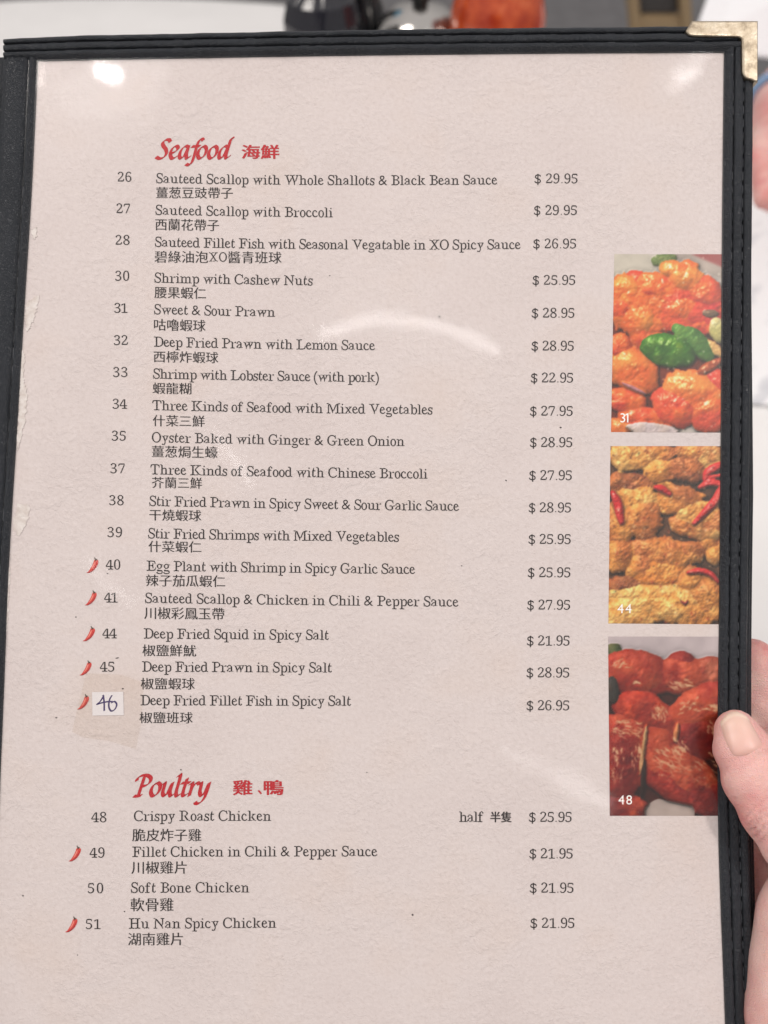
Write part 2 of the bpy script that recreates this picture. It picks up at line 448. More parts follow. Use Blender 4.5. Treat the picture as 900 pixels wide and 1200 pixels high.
def nib_strokes(strokes, width=.255, angle=42, thin=.05):
    """list of (verts, quads), one per pen stroke"""
    R = []
    nb = np.array([math.cos(math.radians(angle)), math.sin(math.radians(angle))])*width/2
    for s in strokes:
        P = _spline(s); d = np.gradient(P, axis=0); d /= np.linalg.norm(d, axis=1)[:, None]+1e-9
        n = np.stack([-d[:, 1], d[:, 0]], 1)
        sg = np.sign(n@nb); sg[sg == 0] = 1
        off = nb*sg[:, None]+n*thin/2
        V = np.concatenate([P+off, P-off]); m = len(P)
        R.append((V, [(i, i+1, m+i+1, m+i) for i in range(m-1)]))
    return R
def chancery(s):
    x = 0; out = []
    for ch in s:
        adv, st = CH[ch]
        for V, F in nib_strokes(st): out.append((V+np.array([x, 0]), F))
        x += adv
    return out, x
# ==================================================================== menu
menu = empty("menu", Vector(on_page([[450, 1250]], 0)[0]), "open restaurant menu in a black stitched leather cover with a brass corner", "menu")

def lerp_pts(tab, y):                      # x of an edge at height y from measured points
    t = np.array(tab, float); return np.interp(y, t[:, 0], t[:, 1])
def smooth_edge(tab):
    t = np.array(tab, float); yy = np.linspace(t[0, 0], t[-1, 0], 120); xx = np.interp(yy, t[:, 0], t[:, 1])
    for _ in range(40): xx[1:-1] = (xx[:-2]+2*xx[1:-1]+xx[2:])/4
    return np.stack([yy, xx], 1)
L_IN = smooth_edge([(40, 46.5), (70, 45), (240, 37), (340, 30), (490, 21.5), (640, 11.5), (835, 4), (900, 1), (1060, -5), (1270, -12)])
R_IN = smooth_edge([(40, 848.5), (65, 848), (300, 845.5), (500, 844.5), (720, 842.5), (850, 840.5), (960, 840.5), (1060, 844), (1130, 847), (1200, 849.5), (1270, 852)])
T_IN = smooth_edge([(-40, 74), (8, 73.5), (45, 72), (150, 70), (300, 67.2), (450, 65), (650, 63), (900, 62)])
T_OUT = smooth_edge([(-40, 50), (8, 48), (60, 43.5), (200, 41), (340, 38), (450, 36), (560, 34.5), (800, 32.5), (900, 30)])

# page sheet, tucked under the bindings
def page_fn(u, v):
    y = 50+v*(1250-50); xl = lerp_pts(L_IN, y)-14; xr = lerp_pts(R_IN, y)+14
    return np.stack([xl+(xr-xl)*u, y], 1)
P, F_, UV = grid(70, 90, page_fn)
page = mesh("page", on_page(P, 0), F_, PAPER, menu, uv=P/100)
tag(page, "pinkish beige printed page with a rough plaster texture")
# backing board under the page so that the leaf has thickness
P, F_, UV = grid(12, 30, lambda u, v: np.stack([10+u*860-v*40*(1-u), 45+v*1200], 1))
mesh("backing_board", on_page(P, -2.2), F_, nmat("dark_board", (.03, .03, .035), .6), menu)

# clear sleeve, rising to meet the bindings
P, F_, UV = grid(80, 110, page_fn)
ex = np.minimum((UV[:, 0]), 1-UV[:, 0]); ey = UV[:, 1]
hs = 0.75+.04*np.sin(UV[:, 1]*9+UV[:, 0]*4)*np.sin(UV[:, 0]*6)
mesh("plastic_sleeve", on_page(P, hs), F_, SLEEVE, menu, uv=P/100)

# ---------------------------------------------------------------- bindings
def profile(rows, w, lip=.9, top=1.9, back=-4.5, bulge=.78, gw=.02):
    """heights over a strip 0..1 with grooves at the stitch rows"""
    ts = [0.0, .015, .04, .08]; hh = [0.1, lip*.7, lip*1.05, lip*1.25]
    pts = sorted(rows); segs = [0.1]+pts+[.94]
    for a, b in zip(segs[:-1], segs[1:]):
        for f in np.linspace(.14, .86, 7):
            ts.append(a+(b-a)*f); hh.append(top*(bulge+(1-bulge)*math.sin(math.pi*f)**.7))
        if b in pts: ts += [b-gw, b, b+gw]; hh += [top*.25, top*.05, top*.25]
    ts += [.965, .985, 1.0, 1.004, 1.0]; hh += [top*.55, top*.2, -.4, -2.0, back]
    return np.array(ts), np.array(hh)
def strip(name, inner, outer, n, prof, wav=0.0, label=None, mat=None):
    """inner/outer: functions s(0..1)->page points"""
    ts, hh = prof; s = np.linspace(0, 1, n); A, B = inner(s), outer(s); V = []
    for i in range(n):
        q = A[i][None]+(B[i]-A[i])[None]*ts[:, None]
        wob = wav*(math.sin(i*.9)+math.sin(i*.37+1)+.7*math.sin(i*1.7+2))
        V.append(on_page(q, hh*(1+.06*math.sin(i*.53))+wob*.06*(hh > .3)))
    m = len(ts); V = np.concatenate(V)
    F = [(i*m+j, i*m+j+1, (i+1)*m+j+1, (i+1)*m+j) for i in range(n-1) for j in range(m-1)]
    o = mesh(name, V, F, mat or LEATHER, menu)
    # make the normals face the viewer
    me = o.data; c = sum((p.normal.dot(Vector(ROT@Vector((0, 0, 1))))*p.area for p in me.polygons))
    if c < 0: me.flip_normals()
    if label: o["label"] = label
    return o
# one stitch, shared by all of them
def stitch_mesh():
    V, F = [], []
    for x, r in ((-.5, .35), (-.4, .9), (0, 1.0), (.4, .9), (.5, .35)):
        for k in range(6):
            a = 2*math.pi*k/6; V.append((x, r*.5*math.cos(a), r*.5*math.sin(a)-(.35 if abs(x) > .45 else 0)))
    for i in range(4):
        for k in range(6): F.append((i*6+k, i*6+(k+1) % 6, (i+1)*6+(k+1) % 6, (i+1)*6+k))
    F += [tuple(range(6))[::-1], tuple(range(24, 30))]
    me = bpy.data.meshes.new("stitch"); me.from_pydata(V, [], F); me.materials.append(THREAD)
    me.polygons.foreach_set("use_smooth", [True]*len(me.polygons)); return me
STITCH = stitch_mesh(); ZC = Vector(ROT@Vector((0, 0, 1)))
def stitch_row(parent, path, pitch, h, wid=.62, jitter=.6):
    """path: function s -> page points"""
    s = np.linspace(0, 1, 400); P = path(s); L = np.concatenate([[0], np.cumsum(np.linalg.norm(np.diff(P, axis=0), axis=1))])
    k = 0.3*pitch
    while k+pitch*.8 < L[-1]:
        e = np.interp([k, k+pitch*.7], L, s); Q = path(e)+np.random.RandomState(int(k*7)).uniform(-jitter, jitter, (2, 2))*.5
        W = on_page(Q, h); a, b = Vector(W[0]), Vector(W[1]); x = (b-a); ln = x.length; x.normalize()
        z = (ZC-x*ZC.dot(x)).normalized(); y = z.cross(x)
        M = Matrix((x*ln, y*wid*.001, z*wid*.001)).transposed().to_4x4(); M.translation = (a+b)/2
        o = bpy.data.objects.new("stitch", STITCH); COL.objects.link(o); o.parent = parent
        o.matrix_parent_inverse = parent.matrix_world.inverted(); o.matrix_basis = M
        k += pitch
yy = lambda s, a, b: a+(b-a)*s
# right binding
R_OUTtab = smooth_edge([(30, 883), (65, 882.5), (300, 880.5), (500, 878.5), (720, 875.5), (850, 875), (960, 877), (1060, 880), (1200, 883), (1270, 885)])
rin = lambda s: np.stack([lerp_pts(R_IN, yy(s, 58, 1256)), yy(s, 58, 1256)], 1)
rout = lambda s: np.stack([lerp_pts(R_OUTtab, yy(s, 58, 1256)), yy(s, 58, 1256)], 1)
rb = strip("right_binding", rin, rout, 160, profile([.30, .66], 30), .5, "black leather edge strip with two stitched seams")
# top binding lies over it
tin = lambda s: np.stack([yy(s, 7, 883), lerp_pts(T_IN, yy(s, 7, 883))], 1)
tout = lambda s: np.stack([yy(s, 7, 883), lerp_pts(T_OUT, yy(s, 7, 883))], 1)
tb = strip("top_binding", tin, tout, 140, profile([.36, .70], 30, top=2.3, bulge=.66, gw=.03), 1.0)
tag(tb, "black leather top strip with wavy stitched seams")
# bottom binding (just below the picture)
bin_ = lambda s: np.stack([yy(s, -20, 886), 1236+0*s], 1); bout = lambda s: np.stack([yy(s, -20, 886), 1268+0*s], 1)
strip("bottom_binding", bin_, bout, 60, profile([.36, .70], 30, top=2.3), .5)
# left binding at the fold
L_OUT = np.stack([L_IN[:, 0], L_IN[:, 1]-41+np.clip((L_IN[:, 0]-60)*.006, 0, 8)], 1)
lin = lambda s: np.stack([lerp_pts(L_IN, yy(s, 66, 1256)), yy(s, 66, 1256)], 1)
lout = lambda s: np.stack([lerp_pts(L_OUT, yy(s, 66, 1256)), yy(s, 66, 1256)], 1)
lb = strip("left_binding", lin, lout, 150, profile([.22], 40, top=1.7), .4, "wide black leather strip along the fold with one seam")
mixp = lambda a, b, t: (lambda s: a(s)*(1-t)+b(s)*t)
stitch_row(rb, mixp(rin, rout, .30), 15.5, .72, .5, .8); stitch_row(rb, mixp(rin, rout, .66), 15.5, .72, .5, .8)
stitch_row(tb, mixp(tin, tout, .36), 21, .85, .6, 2.2); stitch_row(tb, mixp(tin, tout, .70), 21, .85, .6, 2.4)
stitch_row(lb, mixp(lin, lout, .22), 21, .6, .6)
# stacked edges of the leaves behind, seen along the right side
for n_, (o1, o2, hb) in enumerate(((-3.0, 6.5, -2.6), (3.0, 11.5, -4.6))):
    e1 = lambda s, o1=o1: rout(s)+np.stack([o1+2*np.sin(s*3), 0*s], 1); f_ = lambda s: np.clip((yy(s, 58, 1256)-80)/500, 0, 1)
    e2 = lambda s, o2=o2: rout(s)+np.stack([1.5+o2*f_(s), 0*s], 1)
    A, B = e1, e2
    ts = np.array([0, .3, .55, .75, .9, 1, 1.0]); hh = np.array([hb-1, hb-.1, hb+.25, hb+.1, hb-.25, hb-.9, hb-3])
    s = np.linspace(0, 1, 120); V = np.concatenate([on_page(A(s)[i][None]+(B(s)[i]-A(s)[i])[None]*ts[:, None], hh) for i in range(120)])
    m = len(ts)
    mesh("leaf_edge", V, [(i*m+j, i*m+j+1, (i+1)*m+j+1, (i+1)*m+j) for i in range(119) for j in range(m-1)], LEATHER, menu)
# neighbouring leaf on the far side of the fold
P, F_, UV = grid(16, 60, lambda u, v: np.stack([lerp_pts(L_OUT, 60+v*1190)+2-u*170, 56+v*1190+u*8], 1))
hh = -2.5-1.2*np.cos(np.clip((1-UV[:, 0]*14), 0, 1)*math.pi)*.5-3*np.exp(-(UV[:, 1]*60)**2)
leaf = mesh("left_leaf", on_page(P, hh), F_, LEATHER, menu)

# --------------------------------------------------------------- corner guards
def guard(cx, cy, sx, sy, ax, ay):
    """L-shaped brass plate; (cx,cy) outer corner, arms ax/ay long, opening towards (sx,sy)"""
    w, r = 19.0, 5.0
    def arc_(x0, y0, a0, a1, rr, n=6): return [(x0+rr*math.cos(a0+(a1-a0)*i/n), y0+rr*math.sin(a0+(a1-a0)*i/n)) for i in range(n+1)]
    H = math.pi/2
    pts = [(0, 0), (ax, 0)]+arc_(ax-7+7, w-9, 0, H, 7.5)[1:]+[(ax-3, w-1.0), (w+r+3, w)]
    pts += arc_(w+r, w+r, -H, -2*H, r)+[(w-.5, ay-12)]+arc_(w-9.5, ay-9, 0, H, 9)+[(4, ay+2.5), (0, ay+3)]
    q = [(cx+sx*x, cy+sy*y) for x, y in pts]
    c = np.mean(q, 0); inner = [((x-cx)*.0+x, y) for x, y in q]
    bm = bmesh.new(); top = []
    vs = [bm.verts.new(on_page([p], 3.1)[0]) for p in q]; f = bm.faces.new(vs)
    ext = bmesh.ops.extrude_face_region(bm, geom=[f]); vv = [g for g in ext['geom'] if isinstance(g, bmesh.types.BMVert)]
    dz = Vector(ROT@Vector((0, 0, -.0075)))
    for v in vv: v.co += dz
    bmesh.ops.recalc_face_normals(bm, faces=bm.faces)
    fr = [e for e in bm.edges if all(v in vs for v in e.verts)]
    bmesh.ops.bevel(bm, geom=fr, offset=.0007, segments=3, profile=.6, affect='EDGES')
    me = bpy.data.meshes.new("corner_guard"); bm.to_mesh(me); bm.free()
    o = new_obj("corner_guard", me, BRASS, menu); return o
tag(guard(884.5, 29.5, -1, 1, 77, 68), "worn brass corner guard on the upper right corner")
tag(guard(890, 1270, -1, -1, 77, 74), "brass corner guard on the lower right corner")

# ------------------------------------------------------------ printed text
ITEMS = [  # number, name, chinese, price, number x, base | name x0,y0 xm? x1,y1 | price x0,x1,y | chinese x0,x1,top,bottom
 ("26", "Sauteed Scallop with Whole Shallots & Black Bean Sauce", "薑葱豆豉帶子", "29.95", 138, 154, 213, 183, 214.4, 582.7, 216.2, 1.4, 626.3, 676.7, 214.9, 183, 273, 219, 232.6),
 ("27", "Sauteed Scallop with Broccoli", "西蘭花帶子", "29.95", 136.5, 152.6, 250, 182.2, 251.6, 390, 254.6, .3, 625.6, 676, 252, 182, 257, 256, 270),
 ("28", "Sauteed Fillet Fish with Seasonal Vegatable in XO Spicy Sauce", "碧綠油泡XO醬青班球", "26.95", 135.5, 152, 287, 181.5, 289, 610, 291.9, 1.6, 624.8, 675, 291.2, 181, 330, 293.8, 308),
 ("30", "Shrimp with Cashew Nuts", "腰果蝦仁", "25.95", 135, 151.5, 329, 181, 331, 366.4, 334.4, .2, 624, 674, 333.9, 181, 241.5, 335.6, 349.6),
 ("31", "Sweet & Sour Prawn", "咕嚕蝦球", "28.95", 134, 149.5, 366.6, 180.6, 368, 322.4, 371.2, .1, 623, 673, 372.4, 180.5, 241, 373.4, 387.4),
 ("32", "Deep Fried Prawn with Lemon Sauce", "西檸炸蝦球", "28.95", 133.5, 150, 404.4, 180.4, 406, 439.4, 410.4, .5, 622.8, 672.3, 411, 180, 256, 411, 424.6),
 ("33", "Shrimp with Lobster Sauce (with pork)", "蝦龍糊", "22.95", 132.6, 149.4, 441.8, 179.4, 443.4, 444, 447.6, .5, 622, 671.5, 448.4, 179, 224.4, 448, 461.6),
 ("34", "Three Kinds of Seafood with Mixed Vegetables", "什菜三鮮", "27.95", 132, 149, 479, 178.6, 480.4, 506.8, 485.5, .6, 621, 671, 487.3, 179, 240, 486, 499.6),
 ("35", "Oyster Baked with Ginger & Green Onion", "薑葱焗生蠔", "28.95", 131, 147.4, 516.4, 178, 518, 474, 522.6, .5, 621, 670.6, 524, 178, 255, 522, 536),
 ("37", "Three Kinds of Seafood with Chinese Broccoli", "芥蘭三鮮", "27.95", 129.4, 146.4, 554.6, 176.4, 555.6, 501, 560.8, .5, 620, 670, 562.7, 178, 237, 558.6, 572),
 ("38", "Stir Fried Prawn in Spicy Sweet & Sour Garlic Sauce", "干燒蝦球", "28.95", 128, 145, 592, 175, 592.6, 537.9, 598.6, .5, 619.5, 669, 600.5, 175, 236, 596.5, 610),
 ("39", "Stir Fried Shrimps with Mixed Vegetables", "什菜蝦仁", "25.95", 126, 143, 629.4, 173.6, 630.6, 467.5, 634.8, .3, 619.3, 668.7, 637.5, 174, 236, 633.4, 647),
 ("40", "Egg Plant with Shrimp in Spicy Garlic Sauce", "辣子茄瓜蝦仁", "25.95", 124, 141, 667.4, 171.8, 668.6, 486.5, 672.5, .3, 618.5, 668.3, 676.5, 171, 264, 673, 687),
 ("41", "Sauteed Scallop & Chicken in Chili & Pepper Sauce", "川椒彩鳳玉帶", "27.95", 122, 138, 706, 170, 706.4, 537.2, 710.8, .2, 617.8, 668, 714.5, 169, 263, 711, 725.4),
 ("44", "Deep Fried Squid in Spicy Salt", "椒鹽鮮魷", "21.95", 120, 137, 748, 168.5, 748, 385.4, 749.8, .1, 617.4, 667.4, 756.5, 167, 230, 755, 769),
 ("45", "Deep Fried Prawn in Spicy Salt", "椒鹽蝦球", "28.95", 117, 134, 787, 166.5, 786.8, 389, 788, .1, 617, 667, 793.9, 165, 228.5, 794, 808),
 ("", "Deep Fried Fillet Fish in Spicy Salt", "椒鹽班球", "26.95", 0, 0, 0, 164.6, 826.2, 411.4, 827, .1, 617, 667, 832.4, 163.5, 226, 834, 847.6),
 ("48", "Crispy Roast Chicken", "脆皮炸子雞", "25.95", 107, 124.8, 963.4, 157, 962, 317.8, 961.8, -.2, 619.7, 669.8, 963.2, 155, 236, 971, 986),
 ("49", "Fillet Chicken in Chili & Pepper Sauce", "川椒雞片", "21.95", 105, 122.6, 1005, 155, 1004, 442.2, 1003.3, -.2, 620.4, 671, 1006, 154, 219, 1009, 1024),
 ("50", "Soft Bone Chicken", "軟骨雞", "21.95", 103, 121, 1046.6, 153.4, 1046, 292.2, 1045.6, 0, 620.8, 672, 1046.2, 153, 203.5, 1052, 1068),
 ("51", "Hu Nan Spicy Chicken", "湖南雞片", "21.95", 100.6, 118, 1088.6, 151, 1088, 323.8, 1087, 0, 621.4, 673, 1087.4, 150, 214.5, 1093, 1108),
]
latin = "0123456789.$XO" + "half"
for it in ITEMS: latin += it[1]
load_outlines([c for it in ITEMS for c in it[2] if c not in 'XO']+list("海鮮雞、鴨半隻"), [bold_char(c) for c in latin]+list("$&.()123456789"))

H_INK = 0.10
def put_text(name, s, style, x0, x1, y0, y1, sag, cap, mat, italic=0.0, em=None, scale_y=1.0):
    """set a line from (x0,y0) to (x1,y1) in page pixels, cap = capital height in pixels"""
    em = em or cap/.68; n = len(s)-1
    V, T, w = text_shape(s, style)
    want = (x1-x0)/em; xm = V[:, 0].min(); V, T, w = text_shape(s, style, (want-(V[:, 0].max()-xm))/max(n, 1))
    X = (V[:, 0]-V[:, 0].min()); X = X*(x1-x0)/X.max(); t = X/(x1-x0)
    Y = y0+(y1-y0)*t+sag*4*t*(1-t)-V[:, 1]*em*scale_y
    Pp = np.stack([x0+X+italic*V[:, 1]*em, Y], 1)
    o = mesh(name, on_page(Pp, H_INK), T, mat, page, smooth=False)
    return fix(o)
def fix(o):
    me = o.data; c = sum(p.normal.dot(ZC)*p.area for p in me.polygons)
    if c < 0: me.flip_normals()
    return o
def put_cjk(name, s, x0, x1, top, bot, mat, style='song', slope=0.0, gap=0.0):
    V, F, x = [], [], 0.0; n = 0
    for ch in s:
        if ch in 'XO':
            v, t, a = glyph(ch, 'serif'); v = v*np.array([.92, 1.0])+np.array([x+.0, .06]); a = a*.92
        else: v, t, a = glyph(ch, style); v = v+np.array([x, 0])
        V.append(v); F += [tuple(k+n for k in q) for q in t]; n += len(v); x += a+gap
    V = np.concatenate(V); X = (V[:, 0]-V[:, 0].min())/(V[:, 0].max()-V[:, 0].min())
    em = (bot-top)/.93
    Y = bot-(V[:, 1]+.085)*em+slope*X*(x1-x0)
    return fix(mesh(name, on_page(np.stack([x0+X*(x1-x0), Y], 1), H_INK), F, mat, page, smooth=False))
for (num, nm, zh, pr, nx0, nx1, nb, x0, y0, x1, y1, sag, p0, p1, pb, c0, c1, ct, cb) in ITEMS:
    cap = 11.3+.6*(y0-214)/870
    if num: put_text("item_number", num, 'serif', nx0, nx1, nb, nb, 0, cap, INK, em=cap/.70)
    put_text("dish_name", nm, 'serif', x0, x1, y0, y1, sag, cap, INK)
    put_text("price", "$ "+pr, 'serif', p0, p1, pb, pb, 0, cap, INK, em=cap/.70)
    put_cjk("chinese_dish_name", zh, c0, c1, ct, cb, INK, slope=(y1-y0)/(x1-x0))
put_text("portion_note", "half", 'serif', 538, 566.5, 963, 963, 0, 12, INK)
put_cjk("chinese_portion_note", "半隻", 574.5, 599.5, 951, 963.5, INK, 'heavy')
def put_heading(s, x0, x1, base, xh):
    L, w = chancery(s); A = np.concatenate([v for v, f in L]); V, F, n = [], [], 0
    mn, mx = A[:, 0].min(), A[:, 0].max(); VV = []
    for i, (v, f) in enumerate(L):
        X = x0+(v[:, 0]-mn)/(mx-mn)*(x1-x0); Y = base-v[:, 1]*xh
        VV.append(on_page(np.stack([X+.10*(base-Y)-2, Y], 1), H_INK+.004*(i % 5)))
        F += [tuple(k+n for k in q) for q in f]; n += len(v)
    fix(mesh("section_heading", np.concatenate(VV), F, RED, page, smooth=False))
put_heading("Seafood", 183, 275, 186, 15.0)
put_heading("Poultry", 157, 248, 933, 16.2)
put_cjk("chinese_heading", "海鮮", 283, 327.5, 169.8, 186.2, RED, 'heavy')
put_cjk("chinese_heading", "雞", 272.7, 296, 914, 931.5, RED, 'heavy')
put_cjk("chinese_heading", "、", 302, 307, 915.5, 931, RED, 'heavy')
put_cjk("chinese_heading", "鴨", 309, 332.3, 914, 931.5, RED, 'heavy')

# chili icons: red body, darker underside, green-black stem (flat print)
CHIL = ink_material("chili_red_print", (.56, .045, .035), .1); CHIL_L = ink_material("chili_light_print", (.72, .22, .17), .1)
CHIL_D = ink_material("chili_dark_print", (.26, .015, .02), .1); STEM = ink_material("stem_print", (.035, .04, .025), .1)
def chili(x0, y0, x1, y1):
    w, h = x1-x0, y1-y0
    def strip_(c, rad, z, mi):
        Pq = _spline(c, 6); d = np.gradient(Pq, axis=0); d /= np.linalg.norm(d, axis=1)[:, None]; n = np.stack([-d[:, 1], d[:, 0]], 1)
        r = np.interp(np.linspace(0, 1, len(Pq)), np.linspace(0, 1, len(rad)), rad)[:, None]
        Q = np.concatenate([Pq+n*r, Pq-n*r]); m = len(Pq)
        return on_page(np.stack([x0+Q[:, 0]*w, y0+Q[:, 1]*h], 1), z), [(i, i+1, m+i+1, m+i) for i in range(m-1)], mi
    axis = [(.02, .95), (.22, .91), (.45, .75), (.66, .52), (.78, .28), (.80, .16)]
    parts = [strip_(axis, [.0, .055, .13, .17, .185, .13], H_INK, 0),
             strip_([(.05, .965), (.28, .93), (.55, .78), (.76, .55), (.90, .30)], [.0, .03, .035, .03, .0], H_INK+.006, 2),
             strip_([(.34, .78), (.52, .60), (.66, .36), (.70, .24)], [.0, .04, .05, .0], H_INK+.009, 1),
             strip_([(.66, .02), (.70, .09), (.76, .15), (.80, .2)], [.035, .03, .06, .12], H_INK+.012, 3)]
    V, F, M, n = [], [], [], 0
    for v, f, mi in parts:
        V.append(v); F += [tuple(k+n for k in q) for q in f]; M += [mi]*len(f); n += len(v)
    return fix(mesh("chili_icon", np.concatenate(V), F, [CHIL, CHIL_L, CHIL_D, STEM], page, smooth=False, mat_idx=M))
for bx in ((101, 653, 116, 672), (99, 691.5, 114, 710), (96.5, 733.5, 112, 752), (93, 773.5, 108, 792), (90, 813, 105, 832), (80, 990.5, 95.5, 1010), (76, 1073.5, 91.5, 1093)):
    chili(*bx)
# small ink specks and scuffs on the page
def fleck(px, py, rx, ry, rot=0):
    a = np.linspace(0, 2*math.pi, 9)[:-1]; c, s_ = math.cos(rot), math.sin(rot)
    q = np.stack([px+rx*np.cos(a)*c-ry*np.sin(a)*s_, py+rx*np.cos(a)*s_+ry*np.sin(a)*c], 1)
    fix(mesh("ink_speck", on_page(q, H_INK), [tuple(range(8))], INK, page, smooth=False))
for q in ((137.5, 771, 2.2, .6, -.2), (126, 672, .9, .6), (483.5, 1072, 1.3, 1.0, .5), (515, 371, 1.1, .9), (386.5, 323, .8, .6), (89, 723, 1, .7), (541, 663, .8, .6), (144, 807, 1.3, .8), (146, 1068, .9, .7), (430, 905, .0+.7, .5), (212, 902, .9, .8), (91, 1119, .7, .6), (27, 1049.5, .9, .9), (657, 501, 1.2, .9), (593, 563, 1.2, .6, .6), (66, 841, 1.2, .7)):
    fleck(*q)

# tape and sticker with the handwritten number
TAPE = bpy.data.materials.new("old_clear_tape"); TAPE.use_nodes = True
_k = N(TAPE); _t = TAPE.node_tree; _tr = _k.n("ShaderNodeBsdfTransparent"); _tr.inputs[0].default_value = (.984, .970, .953, 1)
_mx = _k.n("ShaderNodeMixShader"); _mx.inputs[0].default_value = .035; _k.b.inputs["Roughness"].default_value = .35
_k.b.inputs["Base Color"].default_value = (.5, .42, .36, 1)
_k.l(_tr.outputs[0], _mx.inputs[1]); _k.l(_k.b.outputs[0], _mx.inputs[2]); _k.l(_mx.outputs[0], _t.nodes["Material Output"].inputs[0])
def flat_poly(name, pts, h, mat, parent, thick=.08):
    n = len(pts); V = np.concatenate([on_page(pts, h), on_page(pts, h-thick)])
    F = [tuple(range(n)), tuple(range(2*n-1, n-1, -1))]+[(i, n+i, n+(i+1) % n, (i+1) % n) for i in range(n)]
    o = mesh(name, V, F, mat, parent, smooth=False)
    bm = bmesh.new(); bm.from_mesh(o.data); bmesh.ops.recalc_face_normals(bm, faces=bm.faces); bm.to_mesh(o.data); bm.free(); return o
tape = fix(mesh("tape_patch", on_page([(101.5, 788.5), (143, 790.5), (169, 800), (165.5, 848), (159.5, 877.5), (128, 868), (97, 864), (84.5, 857), (90, 834), (96, 810)], .27), [tuple(range(10))], TAPE, menu, smooth=False))
tag(tape, "yellowed clear tape patch over the handwritten number")
STK = nmat("white_sticker", (.72, .70, .74), .5)
sticker = flat_poly("number_sticker", [(108, 811), (144.6, 810.5), (145.2, 838), (108.5, 838.4)], .19, STK, menu)
tag(sticker, "small white sticker with a handwritten purple 46")
PEN = ink_material("purple_pen", (.035, .022, .12), .1)
hand46 = [[(122, 815), (117.5, 822), (113.8, 825.2), (119, 823.6), (126, 822.2), (132, 822)], [(121, 814.2), (122.2, 822), (122.4, 833)],
          [(131.5, 814.5), (128.6, 820), (127.8, 828), (130.5, 833), (134.8, 831), (137, 825.5), (134.5, 822), (130.5, 823.5)]]
V, F, n = [], [], 0
for i, st in enumerate(hand46):
    v, f = nib_strokes([[(x, -y) for x, y in st]], 1.0, 40, 1.25)[0]; V.append(on_page(np.stack([v[:, 0], -v[:, 1]], 1), .21+.004*i)); F += [tuple(k+n for k in q) for q in f]; n += len(v)
fix(mesh("handwritten_number", np.concatenate(V), F, PEN, sticker, smooth=False))
# torn bits of laminate along the fold
TORN = nmat("torn_paper", (.74, .70, .68), .7); _k = N(TORN); _k.l(_k.bump(_k.noise(600, 5, .6, _k.obj()), .6, .0006), _k.b.inputs["Normal"])
_k.l(_k.ramp(_k.noise(350, 4, .6, _k.obj()), [(.35, (.55, .48, .45)), (.6, (.69, .64, .62))]), _k.b.inputs["Base Color"])
rs = np.random.RandomState(3)
def torn(pts):
    p = np.array(pts, float); p[:, 0] = p[:, 0].min()+(p[:, 0]-p[:, 0].min())*.75; q = _resample(p, 1.6); q = q+rs.uniform(-1.1, 1.1, q.shape)*np.array([1.3, .5])
    flat_poly("torn_edge_flake", q, .20, TORN, page, .16)
torn([(35, 268), (40, 270), (47, 265.5), (45.5, 276), (42.5, 281), (39.5, 275)])
torn([(31, 356), (38, 352), (51, 346), (48.5, 360), (45, 372), (38, 384), (31, 389), (29, 372)])
torn([(27, 410), (33, 418), (30, 440), (36, 462), (33, 492), (27, 510), (21, 528), (20, 520), (22.5, 480), (25, 440)])
torn([(23, 590), (42, 592), (39, 607), (30, 622), (24, 628), (19, 622), (15, 612), (20, 600)])
torn([(9, 655), (14, 668), (12, 700), (9, 740), (6, 745), (7, 700)])
# --------------------------------------------------- printed food photographs
def vnoise(H, W, cell, seed, octv=4, pers=.55, sx=1.0):
    out = np.zeros((H, W)); amp = 1; tot = 0; r = np.random.RandomState(seed)
    for o in range(octv):
        c = max(cell/2**o, 1.01); gy, gx = int(H/c)+3, int(W/(c*sx))+3; g = r.rand(gy, gx)
        y = np.arange(H)/c; x = np.arange(W)/(c*sx); iy = y.astype(int); ix = x.astype(int)
        fy = (y-iy); fx = (x-ix); fy = (fy*fy*(3-2*fy))[:, None]; fx = (fx*fx*(3-2*fx))[None]
        a = g[np.ix_(iy, ix)]; b = g[np.ix_(iy, ix+1)]; c2 = g[np.ix_(iy+1, ix)]; d = g[np.ix_(iy+1, ix+1)]
        out += amp*((a*(1-fx)+b*fx)*(1-fy)+(c2*(1-fx)+d*fx)*fy); tot += amp; amp *= pers
    return out/tot
def blur(A, n=1):
    for _ in range(n):
        A = np.pad(A, [(1, 1), (1, 1)]+[(0, 0)]*(A.ndim-2), mode='edge')
        A = (A[:-2]+2*A[1:-1]+A[2:])/4; A = (A[:, :-2]+2*A[:, 1:-1]+A[:, 2:])/4
    return A
